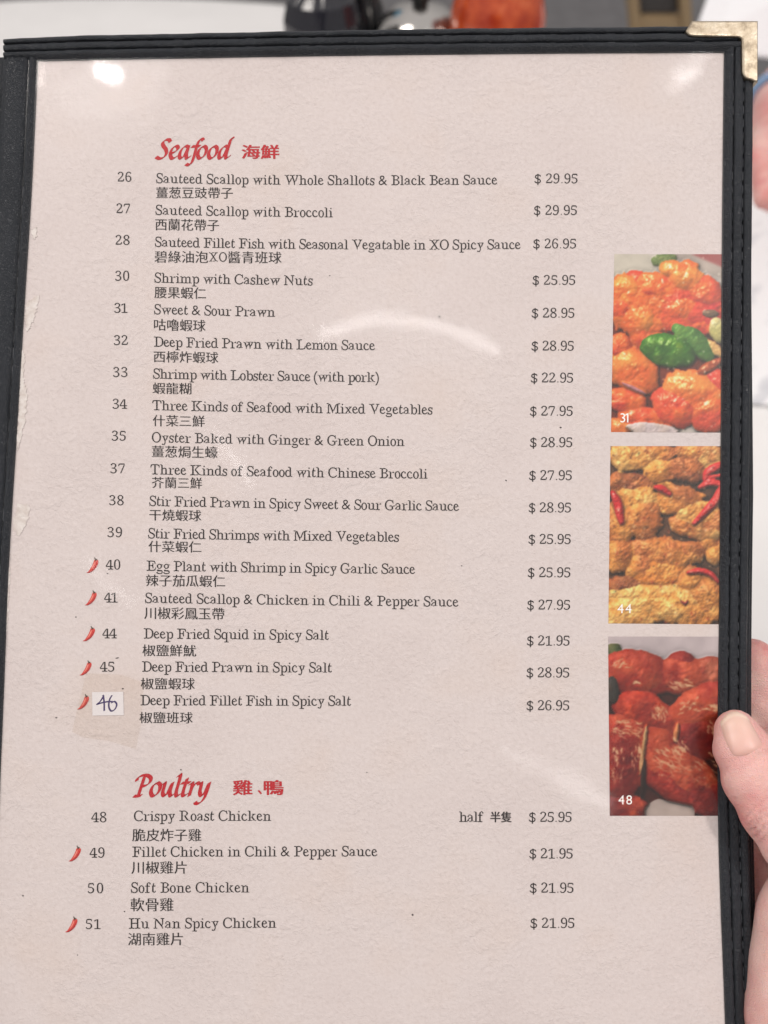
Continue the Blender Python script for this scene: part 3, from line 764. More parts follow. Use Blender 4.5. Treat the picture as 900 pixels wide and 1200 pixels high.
class Plate:
    """a dish seen from above as a height field of morsels, coloured and lit, then printed"""
    def __init__(s, x0, y0, x1, y1, seed, W=168, H=270):
        s.W, s.H = W, H; s.o = (x0, y0, x1, y1); s.seed = seed
        X, Y = np.meshgrid(np.linspace(x0, x1, W), np.linspace(y0, y1, H)); s.X, s.Y = X, Y
        s.z = np.full((H, W), -60.0); s.c = np.zeros((H, W, 3)); s.g = np.zeros((H, W)); s.k = 0
        s.n1 = vnoise(H, W, 26, seed, 4); s.n2 = vnoise(H, W, 9, seed+1, 3); s.n3 = vnoise(H, W, 60, seed+2, 3)
        s.px = (x1-x0)/W
    def shift(s, A, dy, dx):               # slide a noise field without a seam
        return np.roll(np.block([[A, A[:, ::-1]], [A[::-1], A[::-1, ::-1]]]), (dy*3, dx*3), (0, 1))[:s.H, :s.W]
    def flat(s, mask, col, z=-55, gloss=.0):
        s.c[mask] = np.array(col)/255; s.z[mask] = z; s.g[mask] = gloss
    def blob(s, cx, cy, rx, ry, rot=0, col=(225, 110, 50), col2=None, z=0, rough=.35, bump=10, gloss=.6, dome=.8, fine=0.0):
        s.k += 1; a = math.radians(rot); ca, sa = math.cos(a), math.sin(a)
        dx, dy = s.X-cx, s.Y-cy; u = (dx*ca+dy*sa)/rx; v = (-dx*sa+dy*ca)/ry
        sh = (s.k*37) % 41
        n1 = s.shift(s.n1, sh, sh*2); n2 = s.shift(s.n2, sh*3, sh)
        r = np.sqrt(u*u+v*v)*(1+rough*(n1-.5)*1.6+rough*.5*(n2-.5))
        ins = r < 1; h = z+np.sqrt(np.clip(1-r*r, 0, 1))*min(rx, ry)*dome+(n1-.5)*bump*2+(n2-.5)*bump+fine*(np.random.RandomState(s.k).rand(s.H, s.W)-.5)
        m = ins & (h > s.z)
        c1 = np.array(col)/255; c2 = np.array(col2 or col)/255
        f = np.clip((n1-.5)*3.2+.5+(s.shift(s.n3, sh, 0)-.5)*1.2, 0, 1)[..., None]
        cc = c1*(1-f)+c2*f
        s.c[m] = cc[m]; s.z[m] = h[m]; s.g[m] = gloss
    def worm(s, pts, r, col, col2=None, z=60, gloss=1.0, taper=True):
        P = _spline(pts, 14); n = len(P)
        for i, p in enumerate(P):
            rr = r*(1 if not taper else .55+.45*math.sin(math.pi*(i/(n-1))**.8))
            d = np.hypot(s.X-p[0], s.Y-p[1])/rr; h = z+np.sqrt(np.clip(1-d*d, 0, 1))*rr*.7; m = (d < 1) & (h > s.z)
            s.c[m] = np.array(col2 if (col2 and i % 2) else col)/255; s.z[m] = h[m]; s.g[m] = gloss
    def render(s, light=(-.35, -.55, .75), amb=.45, dif=.75, spec=.9, power=26, ao=.012, warm=(1, 1, 1), crumb=0.0, cell=7, soft=2, tint=.0, tcol=(255, 200, 120)):
        c_ = vnoise(s.H, s.W, cell, s.seed+9, 4, .7); food = s.z > -50
        z = blur(s.z, soft)+crumb*(c_-.5)*food; gy, gx = np.gradient(z, s.px); gl = np.hypot(gx, gy); k = np.tanh(gl/1.6)*1.6/np.maximum(gl, 1e-6)
        nx, ny, nz = -gx*k, -gy*k, np.ones_like(gx)*1.25
        L = np.sqrt(nx*nx+ny*ny+nz*nz); nx, ny, nz = nx/L, ny/L, nz/L
        l = np.array(light); l = l/np.linalg.norm(l); d = np.clip(nx*l[0]+ny*l[1]+nz*l[2], 0, 1)
        h = l+np.array([0, 0, 1]); h /= np.linalg.norm(h); sp = np.clip(nx*h[0]+ny*h[1]+nz*h[2], 0, 1)**power
        occ = np.clip((blur(z, 40)-z)*ao, 0, .7)
        C = s.c*(1-tint*food[..., None]*np.clip(c_*2.4-.9, 0, 1)[..., None])+np.array(tcol)/255*tint*(food*np.clip(c_*2.4-.9, 0, 1))[..., None]
        C = C*(1+.22*(vnoise(s.H, s.W, 34, s.seed+17, 4)-.5))[..., None]
        I = C*(amb*(1-occ)+dif*d*(1-.6*occ))[..., None]
        I = I+(sp*s.g*spec*np.clip(s.n2*2.6-.8, 0, 1))[..., None]*np.array([1, .93, .85])
        return np.clip(I*np.array(warm), 0, 1)
    def streaks(s, img, n, box, ang, ln, col, seed, width=1.2, alpha=.8, jit=15):
        r = np.random.RandomState(seed); col = np.array(col)/255
        for _ in range(n):
            x, y = r.uniform(box[0], box[2]), r.uniform(box[1], box[3]); a = math.radians(ang+r.uniform(-jit, jit)); l = ln*r.uniform(.4, 1.2)
            for t in np.linspace(0, 1, 14):
                qx = x+l*t*math.cos(a)+3*math.sin(t*6+x); qy = y+l*t*math.sin(a)+2*math.sin(t*9+y)
                ix, iy = int((qx-s.o[0])/s.px), int((qy-s.o[1])/s.px); sl = (slice(max(iy-6, 0), max(iy+7, 0)), slice(max(ix-6, 0), max(ix+7, 0)))
                d = np.hypot((s.X[sl]-qx), (s.Y[sl]-qy)); w = np.exp(-(d/(width*s.px))**2)*alpha*math.sin(math.pi*min(max(t, .08), .92))
                img[sl] = img[sl]*(1-w[..., None])+col*w[..., None]
        return img
    def specks(s, img, n, col, seed, size=(1, 3), alpha=.8):
        r = np.random.RandomState(seed); col = np.array(col)/255
        for _ in range(n):
            x, y, q = r.uniform(s.o[0], s.o[2]), r.uniform(s.o[1], s.o[3]), r.uniform(*size)
            w = np.exp(-(np.hypot((s.X-x), (s.Y-y)*r.uniform(.6, 1.5))/q)**2)*alpha
            img[:] = img*(1-w[..., None])+col*w[..., None]
        return img
OR, OR2, RD, YL = (240, 116, 58), (232, 80, 56), (220, 56, 56), (244, 150, 74)
def dish_orange():
    p = Plate(115, 75, 672, 972, 11)
    p.flat(p.X > -1, (214, 204, 196)); p.flat((p.Y > 300) & (p.Y < 935), (150, 66, 48))
    p.flat((p.Y < 190) & (p.X < 330), (212, 204, 190))
    p.flat(((p.X-470)*.42-(p.Y-150) > 20) & (p.Y < 200), (190, 176, 166)); p.flat(((p.X-540)*.42-(p.Y-100) > 10) & (p.Y < 150), (172, 92, 90))
    p.flat(np.abs((p.X-470)*.42-(p.Y-138)) < 16, (228, 218, 210))
    p.c = blur(p.c, 5)
    p.blob(365, 105, 62, 26, -10, (120, 140, 84), (84, 110, 60), -50, .6, 6, .2)
    B = p.blob
    B(400, 330, 290, 150, 8, OR, OR2, -20, .3, 10, .5, .3); B(200, 320, 130, 140, 0, OR, YL, -20, .3, 10, .5, .4)
    for a in ((400, 150, 70, 45, 0, OR, YL), (480, 195, 96, 78, 15, OR, YL), (565, 262, 100, 80, 30, OR, OR2), (300, 235, 110, 66, 0, OR, OR2), (225, 205, 66, 40, 0, OR2, OR),
              (170, 262, 95, 82, 0, OR, YL), (160, 340, 80, 76, 0, OR2, OR), (385, 262, 70, 50, 10, YL, OR), (450, 345, 122, 80, 0, OR2, OR), (545, 372, 114, 76, 20, RD, OR2),
              (245, 400, 105, 90, 30, OR, YL), (320, 430, 62, 70, 10, YL, OR), (268, 485, 66, 82, 20, OR, OR2), (560, 425, 84, 58, 0, RD, OR), (615, 325, 50, 44, 0, OR2, RD), (600, 300, 64, 48, 20, OR, RD)):
        B(*a, -14, .42, 13, .8, .62)
    B(600, 372, 42, 20, 0, (122, 96, 76), None, 30, .4, 4, .3)
    B(395, 560, 140, 82, 12, (64, 124, 34), (46, 100, 30), 30, .14, 3, .7, .5); B(460, 470, 60, 34, 35, (72, 128, 48), (96, 150, 66), 34, .2, 3, .6, .45)
    B(540, 525, 112, 52, 48, (50, 104, 42), (78, 132, 58), 22, .14, 3, .6, .5); B(418, 550, 62, 26, -25, (124, 158, 44), (88, 136, 34), 60, .5, 2, .7, .25)
    B(640, 455, 44, 66, -15, (190, 184, 116), (206, 196, 142), 20, .2, 3, .4, .5); B(612, 545, 66, 26, 35, (232, 186, 120), (240, 150, 80), 26, .3, 4, .7, .5)
    B(600, 640, 80, 28, -30, (212, 104, 52), (176, 80, 50), 22, .3, 4, .5, .5)
    for a in ((225, 660, 140, 102, 42, OR, YL), (150, 540, 66, 66, 0, OR, OR2), (135, 640, 64, 94, 0, YL, OR), (525, 775, 170, 110, 20, OR, YL), (440, 840, 122, 108, 0, OR2, OR), (600, 870, 114, 108, 0, OR2, OR), (640, 720, 64, 74, 0, RD, OR2),
              (185, 815, 104, 66, 8, OR, OR2), (270, 900, 130, 60, 10, OR2, OR), (140, 945, 84, 42, 0, OR, YL)):
        B(*a, -6, .30, 13, .75, .6)
    B(320, 958, 130, 34, 5, (216, 200, 200), None, 60, .3, 2, .1, .2); B(225, 752, 70, 10, 25, (196, 130, 140), None, 70, .3, 2, .2, .2)
    im = p.render(power=60, spec=1.2, amb=.52, dif=.68, crumb=13, cell=11, ao=.012, tint=.14, tcol=(250, 190, 100))
    im = p.specks(im, 55, (255, 244, 226), 5, (2, 5), .8)
    return im*.97+.01
def dish_golden():
    p = Plate(100, 55, 660, 948, 23); p.flat(p.X > -1, (122, 84, 62))
    B = lambda x, y, rx, ry, *r: p.blob(x, y, rx*1.13, ry*1.16, *r)
    G1, G2, BR, DK = (232, 154, 78), (242, 184, 108), (190, 110, 60), (140, 78, 50)
    for a in ((200, 110, 110, 62, 10, G2, G1), (330, 88, 110, 46, 0, G1, BR), (505, 80, 95, 44, 0, G1, BR), (590, 100, 74, 50, 20, G2, BR), (340, 180, 84, 58, 0, BR, G1), (470, 172, 80, 56, 0, BR, DK), (222, 240, 82, 50, 0, BR, DK), (130, 240, 50, 48, 0, DK, BR),
              (225, 330, 110, 68, 0, G1, G2), (250, 420, 100, 94, 0, BR, G1), (160, 450, 76, 94, 0, (206, 122, 66), G1), (150, 600, 70, 90, 10, G1, BR), (450, 320, 98, 76, 0, G1, BR), (525, 392, 112, 70, 10, G1, G2), (565, 465, 104, 62, 10, BR, G2), (480, 450, 74, 50, 0, BR, G1), (625, 440, 50, 70, 0, G1, BR), (520, 215, 44, 34, 0, BR, DK),
              (312, 575, 84, 60, 0, BR, G1), (385, 600, 104, 72, 0, G1, BR), (268, 660, 72, 64, 0, G1, BR), (345, 690, 126, 72, 0, G1, (232, 140, 66)), (505, 580, 72, 52, 0, G1, BR), (180, 755, 86, 48, 0, BR, DK),
              (300, 820, 210, 72, 0, G2, G1), (190, 890, 116, 72, 0, G2, G1), (425, 855, 130, 82, 0, G1, G2), (500, 735, 70, 62, 0, BR, G1), (575, 790, 80, 70, 0, G1, BR), (490, 890, 114, 52, 0, G1, BR), (625, 885, 36, 52, 0, G2, G1), (622, 600, 48, 48, 0, (232, 190, 130), G1), (600, 540, 54, 34, 0, BR, G1), (110, 800, 44, 34, 0, BR, DK)):
        B(*a, -10, .62, 17, .4, .62)
    R_ = (206, 40, 44); R2 = (222, 56, 58)
    p.worm([(668, 140), (615, 165), (580, 190), (568, 222)], 22, R_, R2, 70); p.worm([(545, 262), (590, 238), (640, 245), (650, 270)], 19, R_, R2, 70); p.worm([(668, 200), (600, 212), (570, 225)], 12, R_, R2, 70)
    p.worm([(648, 262), (625, 320), (585, 370), (520, 440)], 21, R_, R2, 72); p.worm([(325, 262), (360, 270), (398, 298)], 18, R_, R2, 70); p.worm([(112, 290), (138, 340), (150, 400), (160, 440)], 22, R_, R2, 66)
    p.worm([(492, 690), (545, 680), (600, 695), (640, 735)], 15, R_, R2, 70); p.worm([(458, 835), (478, 845), (488, 830)], 7, (150, 50, 46), None, 70)
    im = p.render(power=20, spec=.6, amb=.46, dif=.76, ao=.014, crumb=22, cell=10, tint=.22, tcol=(246, 206, 140))
    im = p.specks(im, 110, (84, 52, 40), 6, (2, 5), .7); im = p.specks(im, 90, (255, 226, 180), 7, (2, 6), .55); im = p.specks(im, 26, (176, 60, 44), 8, (3, 8), .55)
    return im*.97+.012
def dish_roast():
    p = Plate(97, 65, 642, 968, 37); p.flat(p.X > -1, (204, 190, 192)); p.flat(p.Y > 300, (78, 34, 28)); B = lambda x, y, rx, ry, *r: p.blob(x, y, rx*1.12, ry*1.16, *r)
    A1, A2, A3, A4 = (150, 40, 30), (178, 72, 46), (118, 24, 24), (190, 62, 36)
    p.c = blur(p.c, 6)
    B(130, 132, 34, 30, 0, (112, 112, 74), (70, 82, 46), -30, 1.0, 8, .2)
    for a in ((225, 245, 155, 98, 8, A1, A2), (130, 260, 64, 74, 0, A2, A1), (452, 215, 72, 66, 0, A1, A3), (450, 260, 122, 88, 0, A1, A2), (590, 245, 88, 70, 0, (168, 88, 64), A1), (300, 300, 115, 54, 0, A2, A1)):
        B(*a, 0, .16, 8, .5, .5)
    B(112, 335, 30, 62, 0, (62, 58, 54), None, 40, .3, 4, .2)
    for a in ((255, 430, 122, 80, 15, A1, A4), (340, 470, 114, 64, 30, A2, A1), (560, 420, 170, 100, -22, A1, A2), (540, 575, 134, 108, 0, A3, A1)):
        B(*a, 18, .14, 8, .5, .5)
    for a in ((165, 540, 114, 64, 20, A2, A1), (165, 700, 98, 175, 4, A1, A3), (330, 620, 94, 84, 45, A1, A2), (430, 730, 230, 98, 34, A1, A2), (420, 800, 185, 84, 34, A3, A1), (560, 860, 124, 84, 40, A1, A3), (160, 930, 114, 64, 0, A3, A2)):
        B(*a, 34, .12, 8, .5, .45)
    B(262, 770, 11, 85, 4, (44, 30, 28), None, 110, .4, 2, .1, .2); B(262, 640, 10, 95, 8, (206, 168, 124), (180, 130, 88), 112, .5, 2, .3, .2); B(425, 540, 12, 42, 10, (200, 128, 84), None, 100, .4, 2, .3, .2)
    p.flat((((p.X-392)/125)**2+((p.Y-955)/82)**2 < 1) & (p.Y > 865+.22*(p.X-262)) & (p.X > 262), (188, 172, 164))
    im = p.render(power=12, spec=.35, amb=.52, dif=.68, ao=.008, crumb=11, cell=11, tint=.16, tcol=(206, 110, 60))
    C = (228, 186, 146)
    for bx, an, n, ln in (((380, 280, 470, 320), 20, 12, 50), ((300, 400, 370, 470), 60, 10, 45), ((110, 620, 170, 820), 100, 24, 36), ((300, 600, 440, 720), 35, 22, 60), ((330, 690, 480, 780), 34, 20, 60), ((500, 640, 620, 820), 34, 24, 42), ((540, 410, 630, 440), 5, 14, 42), ((570, 480, 630, 540), 60, 9, 40), ((400, 570, 470, 640), 38, 10, 46), ((110, 490, 240, 560), 12, 16, 46), ((130, 930, 260, 960), 10, 12, 36), ((190, 270, 240, 300), 20, 4, 20), ((200, 600, 250, 700), 80, 9, 36), ((110, 200, 200, 230), -25, 6, 40), ((420, 380, 520, 470), -20, 8, 40)):
        im = p.streaks(im, int(n*1.5), bx, an, ln, C, int(bx[0]), 1.0, .68, 26)
    return im*.98+.008
def print_material(name):
    m = nmat(name, (.5, .5, .5), .45, spec=.3); k = N(m); a = k.n("ShaderNodeVertexColor"); a.layer_name = "print"
    k.l(a.outputs[0], k.b.inputs["Base Color"]); return m
PRINT = print_material("photo_print")
def put_photo(img, quad, label, num, nx, ny):
    H, W = img.shape[:2]; img = blur(img, 1); q = np.array(quad, float)
    def fn(u, v): 
        u, v = u[:, None], v[:, None]; return (q[0]*(1-u)+q[1]*u)*(1-v)+(q[3]*(1-u)+q[2]*u)*v
    P, F_, UV = grid(W, H, fn); o = fix(mesh("food_photo", on_page(P, .06), F_, PRINT, page, smooth=False))
    lin = np.where(img <= .04045, img/12.92, ((img+.055)/1.055)**2.4)**1.12*.72
    at = o.data.color_attributes.new("print", 'FLOAT_COLOR', 'POINT'); c = np.ones((H*W, 4)); c[:, :3] = lin.reshape(-1, 3)
    at.data.foreach_set("color", c.ravel()); tag(o, label)
    V, T, w = text_shape(num, 'sans'); V = V.copy()
    if num[-1] == '1':
        g = glyph('1', 'sans')[0]; x1_, t_ = V[:, 0].max()-(g[:, 0].max()-g[:, 0].min()), V[:, 1].max(); n_ = len(V)
        V = np.concatenate([V, [(x1_+.01, t_), (x1_-.15, t_-.13), (x1_-.12, t_-.19), (x1_+.01, t_-.10)]]); T = T+[(n_, n_+1, n_+2), (n_, n_+2, n_+3)]
    V = V-np.array([V[:, 0].min(), 0]); s = 15.5
    fix(mesh("photo_number", on_page(np.stack([nx+V[:, 0]*s, ny-V[:, 1]*s], 1), .12), T, WHITE, page, smooth=False))
put_photo(dish_orange(), [(719.9, 297.8), (850, 298), (848, 507), (716, 506.3)], "photo of orange battered pieces with green pepper", "31", 727, 495)
put_photo(dish_golden(), [(715.4, 522.8), (848, 522.8), (846, 731.6), (712.9, 730.6)], "photo of golden fried pieces with red chili strips", "44", 723.5, 718.5)
put_photo(dish_roast(), [(712.6, 746), (846, 746), (844, 956), (714.5, 956)], "photo of glossy dark red roast pieces", "48", 724.5, 942.5)
# ==================================================================== hand
_b = bmesh.new(); bmesh.ops.create_icosphere(_b, subdivisions=3, radius=1.0)
BALL_V = np.array([v.co[:] for v in _b.verts]); BALL_F = np.array([[v.index for v in f.verts] for f in _b.faces]); _b.free()
class Balls:
    """dense overlapping balls that the remesher melts into one body"""
    def __init__(s): s.v, s.f, s.n = [], [], 0
    def add(s, c, r, flat=1.0):
        s.v.append(BALL_V*np.array([r, r, r*flat])+np.asarray(c)); s.f.append(BALL_F+s.n); s.n += len(BALL_V)
    def melt(s, name, voxel, smooth):
        me = bpy.data.meshes.new(name); V = np.concatenate(s.v).astype(np.float32); F = np.concatenate(s.f).astype(np.int32)
        me.vertices.add(len(V)); me.vertices.foreach_set("co", V.ravel()); me.loops.add(F.size); me.loops.foreach_set("vertex_index", F.ravel())
        me.polygons.add(len(F)); me.polygons.foreach_set("loop_start", np.arange(0, F.size, 3, dtype=np.int32)); me.update(calc_edges=True)
        tmp = bpy.data.objects.new(name+"_work", me); COL.objects.link(tmp)
        rm = tmp.modifiers.new("r", 'REMESH'); rm.mode = 'VOXEL'; rm.voxel_size = voxel
        sm = tmp.modifiers.new("s", 'SMOOTH'); sm.iterations = smooth; sm.factor = .5
        out = bpy.data.meshes.new_from_object(tmp.evaluated_get(bpy.context.evaluated_depsgraph_get()))
        bpy.data.objects.remove(tmp); bpy.data.meshes.remove(me); out.name = name
        out.polygons.foreach_set("use_smooth", [True]*len(out.polygons)); return out
def chain_spheres(bb, pts, flat=.92, sub=10):
    """pts: (px, py, h mm, r mm)"""
    P = np.array(pts, float); n = len(P)
    for i in range(n-1):
        a, b, c, d = P[max(i-1, 0)], P[i], P[i+1], P[min(i+2, n-1)]
        for k in range(sub+(1 if i == n-2 else 0)):
            t = k/sub; q = .5*((2*b)+(-a+c)*t+(2*a-5*b+4*c-d)*t*t+(-a+3*b-3*c+d)*t**3)
            d = 1/inv_depth(q[0], q[1])-q[2]*.001; bb.add(((q[0]-450)/FPX*d, (600-q[1])/FPX*d, -d), q[3]*.001, flat)
bm = Balls()
# thumb laid on the front of the binding
chain_spheres(bm, [(862, 857, 7.2, 6.9), (867, 878, 8.0, 8.5), (884, 912, 8.8, 10.3), (905, 948, 9.8, 10.6), (930, 984, 11, 10.8), (962, 1040, 13, 11.2), (985, 1100, 12, 13)], .80)
# ball of the thumb and heel of the hand
chain_spheres(bm, [(946, 1034, 6, 10.5), (934, 1072, 5.5, 14), (936, 1130, 4, 16.5), (944, 1190, 3, 20), (980, 1290, 0, 24)], .85)
# fingers curled behind the cover
chain_spheres(bm, [(1010, 900, -2, 11), (975, 830, -13, 10.2), (925, 792, -19, 9.6), (880, 778, -21, 9.0), (820, 770, -20.5, 8.4), (760, 772, -19, 7.2)])
chain_spheres(bm, [(1025, 950, -6, 11), (980, 890, -16, 10), (925, 862, -21, 9.4), (860, 850, -22, 8.8), (790, 848, -21, 8.2), (720, 850, -19, 7)])
chain_spheres(bm, [(1030, 1010, -7, 11), (985, 962, -16, 9.6), (925, 935, -20, 9.0), (860, 926, -21, 8.4), (790, 926, -20, 7.8), (735, 930, -18.5, 6.6)])
chain_spheres(bm, [(1035, 1070, -6, 10.5), (985, 1030, -14, 8.6), (925, 1003, -18, 8.0), (865, 996, -19, 7.4), (815, 998, -18, 6.2)])
# palm and wrist
for a in ((1010, 900, -2, 11), (1025, 950, -6, 12), (1030, 1010, -7, 12), (1035, 1070, -6, 12)):
    chain_spheres(bm, [a, (1060, 1120, -4, 15), (1080, 1230, -3, 19), (1100, 1340, -4, 22)], .85)
chain_spheres(bm, [(985, 1100, 12, 13), (1010, 1190, 6, 18), (1070, 1300, 0, 22)], .9)
chain_spheres(bm, [(1100, 1340, -4, 23), (1130, 1480, -8, 26), (1180, 1700, -16, 34), (1240, 2000, -30, 40)], .9, 14)
hm = bm.melt("hand", .0011, 9)
V = np.empty(len(hm.vertices)*3); hm.vertices.foreach_get("co", V); V = V.reshape(-1, 3)
ed = np.empty(len(hm.edges)*2, np.int32); hm.edges.foreach_get("vertices", ed); ed = ed.reshape(-1, 2)
def relax(V, mask, n):                     # even out the heel of the hand
    deg = np.bincount(ed.ravel(), minlength=len(V)).astype(float)[:, None]
    for _ in range(n):
        A = np.stack([np.bincount(ed[:, 0], V[ed[:, 1], c], len(V))+np.bincount(ed[:, 1], V[ed[:, 0], c], len(V)) for c in range(3)], 1)/np.maximum(deg, 1)
        V = V+(A-V)*mask[:, None]*.9
    return V
V = relax(V, np.clip(((600-V[:, 1]/-V[:, 2]*FPX)-1012)/25, 0, 1), 60)
hm.vertices.foreach_set("co", V.ravel()); hm.update()
# knuckle creases across the thumb, dents beside the nail
pxs = 450+V[:, 0]/-V[:, 2]*FPX; pys = 600-V[:, 1]/-V[:, 2]*FPX
nrm = np.empty(len(V)*3); hm.vertices.foreach_get("normal", nrm); nrm = nrm.reshape(-1, 3)
ax = np.array([.49, .87]); tpos = (pxs-864)*ax[0]+(pys-859)*ax[1]; side = (pxs-864)*-ax[1]+(pys-859)*ax[0]
front = (nrm[:, 2] > .15) & (pxs < 985) & (pys > 820) & (pys < 1010)
for t0, w, d in ((84, 1.6, .5), (92, 1.8, .8), (100, 2.1, 1.0), (109, 1.8, .9), (118, 2.0, .7), (50, 1.2, .25), (58, 1.4, .45), (66, 1.3, .35), (31.5, 3.2, -.45)):
    V += nrm*(-(d*.001)*np.exp(-((tpos-t0-side*.12-2*np.sin(side*.2))/w)**2)*front)[:, None]
bv = BVHTree.FromPolygons([Vector(v) for v in V], [tuple(p.vertices) for p in hm.polygons])
hm.vertices.foreach_set("co", to_world(V).ravel()); hm.update()
hm.polygons.foreach_set("use_smooth", [True]*len(hm.polygons))
hand = new_obj("hand", hm, SKIN)
tag(hand, "hand gripping the menu's right edge, thumb with short nail on the leather strip", "hand")
# thumb nail grown from the surface under it
def nail_mat():
    m = nmat("nail", (.70, .46, .40), .40, spec=.4); k = N(m); c = k.n("ShaderNodeTexCoord"); sp = k.n("ShaderNodeSeparateXYZ"); k.l(c.outputs["UV"], sp.inputs[0])
    col = k.ramp(sp.outputs[1], [(.0, (.66, .50, .41)), (.08, (.70, .54, .45)), (.13, (.66, .45, .38)), (.8, (.66, .41, .36)), (1, (.62, .36, .31))]); k.l(col, k.b.inputs["Base Color"])
    w = k.noise(1.0, 3, .5, k.uv((26, .8, 1))); k.l(k.bump(w, .12, .0003), k.b.inputs["Normal"])
    k.b.inputs["Subsurface Weight"].default_value = .15; k.b.inputs["Subsurface Radius"].default_value = (.002, .001, .0006); return m
NU, NV = 25, 29
tipL, tipM, tipR = np.array([843.5, 847.]), np.array([858, 833.5]), np.array([876.5, 841.5])
cutL, cutM, cutR = np.array([858.5, 886.]), np.array([873, 884.]), np.array([895.5, 874.])
qd = lambda a, b, c, t: a*(1-t)**2+2*b*t*(1-t)+c*t*t
PX, HH, UVn = [], [], []
for j in range(NV):
    v = j/(NV-1)
    for i in range(NU):
        u = i/(NU-1); top = qd(tipL, tipM*2-(tipL+tipR)/2, tipR, u); bot = qd(cutL, cutM+np.array([-1, 7]), cutR, u)
        PX.append(top*(1-v)+bot*v+np.array([-2.0, .6])*math.sin(math.pi*v)*(1-u)*.6); UVn.append((u, v))
        e = min(u, 1-u)*2; HH.append(.0007*min(1, e*4)**.5*(1 if v < .93 else max(.0, (1-v)/.07))+.00045*(1-v)-.00012)
NVt = []
for (x, y), hh in zip(PX, HH):
    d = Vector(((x-450)/FPX, (600-y)/FPX, -1)).normalized(); hit = bv.ray_cast(Vector((0, 0, 0)), d, 1.0)
    NVt.append((hit[0], hh, d))
good = [h[0] for h in NVt if h[0] is not None]; zmean = sum(g.z for g in good)/len(good)
pts = []
for (loc, hh, d), (x, y) in zip(NVt, PX):
    if loc is None or loc.z < zmean-.006: loc = d*((zmean-.004)/d.z)
    pts.append(np.array(loc)+np.array([0, 0, hh]))
A = np.array(pts).reshape(NV, NU, 3)
for _ in range(6): A[1:-1, 1:-1, 2] = (A[:-2, 1:-1, 2]+A[2:, 1:-1, 2]+A[1:-1, :-2, 2]+A[1:-1, 2:, 2])/4
top = A.reshape(-1, 3); low = top-np.array([0, 0, .0007]); m = NU*NV
F = [(j*NU+i, (j+1)*NU+i, (j+1)*NU+i+1, j*NU+i+1) for j in range(NV-1) for i in range(NU-1)]
ring = [i for i in range(NU)]+[j*NU+NU-1 for j in range(1, NV)]+[(NV-1)*NU+i for i in range(NU-2, -1, -1)]+[j*NU for j in range(NV-2, 0, -1)]
F += [(ring[k], ring[(k+1) % len(ring)], m+ring[(k+1) % len(ring)], m+ring[k]) for k in range(len(ring))]
mesh("thumb_nail", to_world(np.concatenate([top, low])), F, nail_mat(), hand, uv=UVn+UVn)

# ========================================== table and what stands behind the menu
def ray(px, py): return Vector(ROT@Vector(((px-450)/FPX, (600-py)/FPX, -1)))
def at_height(px, py, z): d = ray(px, py); t = (z-CAM.z)/d.z; return CAM+d*t
def at_dist(px, py, Y): d = ray(px, py); return CAM+d*((Y-CAM.y)/d.y)
FLOOR = nmat("grey_carpet", (.16, .155, .16), .9); _k = N(FLOOR); _k.l(_k.ramp(_k.noise(30, 4, .6, _k.obj()), [(.3, (.13, .125, .13)), (.7, (.19, .185, .19))]), _k.b.inputs["Base Color"])
o = mesh("floor", [(-6, -3, -.74), (6, -3, -.74), (6, 7, -.74), (-6, 7, -.74)], [(0, 1, 2, 3)], FLOOR, smooth=False); o["kind"] = "structure"
TABLE = nmat("white_table", (.74, .73, .73), .45); _k = N(TABLE); _k.l(_k.ramp(_k.noise(9, 4, .6, _k.obj()), [(.35, (.72, .71, .71)), (.7, (.78, .77, .77))]), _k.b.inputs["Base Color"])
e0, e1, e2 = at_height(0, -2, 0), at_height(170, -6, 0), at_height(640, 52, 0)
# circle through the three points seen on the far edge
ax_, ay_, bx_, by_, cx_, cy_ = e0.x, e0.y, e1.x, e1.y, e2.x, e2.y
dd = 2*(ax_*(by_-cy_)+bx_*(cy_-ay_)+cx_*(ay_-by_))
ux = ((ax_**2+ay_**2)*(by_-cy_)+(bx_**2+by_**2)*(cy_-ay_)+(cx_**2+cy_**2)*(ay_-by_))/dd
uy = ((ax_**2+ay_**2)*(cx_-bx_)+(bx_**2+by_**2)*(ax_-cx_)+(cx_**2+cy_**2)*(bx_-ax_))/dd
TR = math.hypot(ax_-ux, ay_-uy)
print("TABLE", ux, uy, TR)
tbl = empty("table", (ux, uy, -.74), "white round table top spreading behind the menu", "table")
V, F = lathe([(0.001, 0), (TR-.02, 0), (TR-.006, -.002), (TR, -.01), (TR, -.024), (TR-.01, -.03), (.001, -.03)], 96); mesh("table_top", V+np.array([ux, uy, 0]), F, TABLE, tbl)
V, F = lathe([(.001, -.74), (.28, -.74), (.28, -.72), (.06, -.69), (.05, -.1), (.12, -.031), (.001, -.031)], 32); mesh("pedestal", V+np.array([ux, uy, 0]), F, nmat("table_steel", (.3, .3, .31), .35, 1), tbl)

def glassy(name, col, rough=.08, trans=.0):
    m = nmat(name, col, rough, spec=.6); m.node_tree.nodes["Principled BSDF"].inputs["Transmission Weight"].default_value = trans; return m
def stand(name, prof, px, Y, mat, n=40, parent=None, facet=0):
    P = at_dist(px, 22, Y); V, F = lathe(prof, n)
    if facet: 
        a = np.arctan2(V[:, 1], V[:, 0]); f = 1+facet*np.cos(a*10)*np.cos(V[:, 2]*190); V[:, :2] *= f[:, None]
    return V+np.array([P.x, P.y, 0]), F, Vector((P.x, P.y, 0))
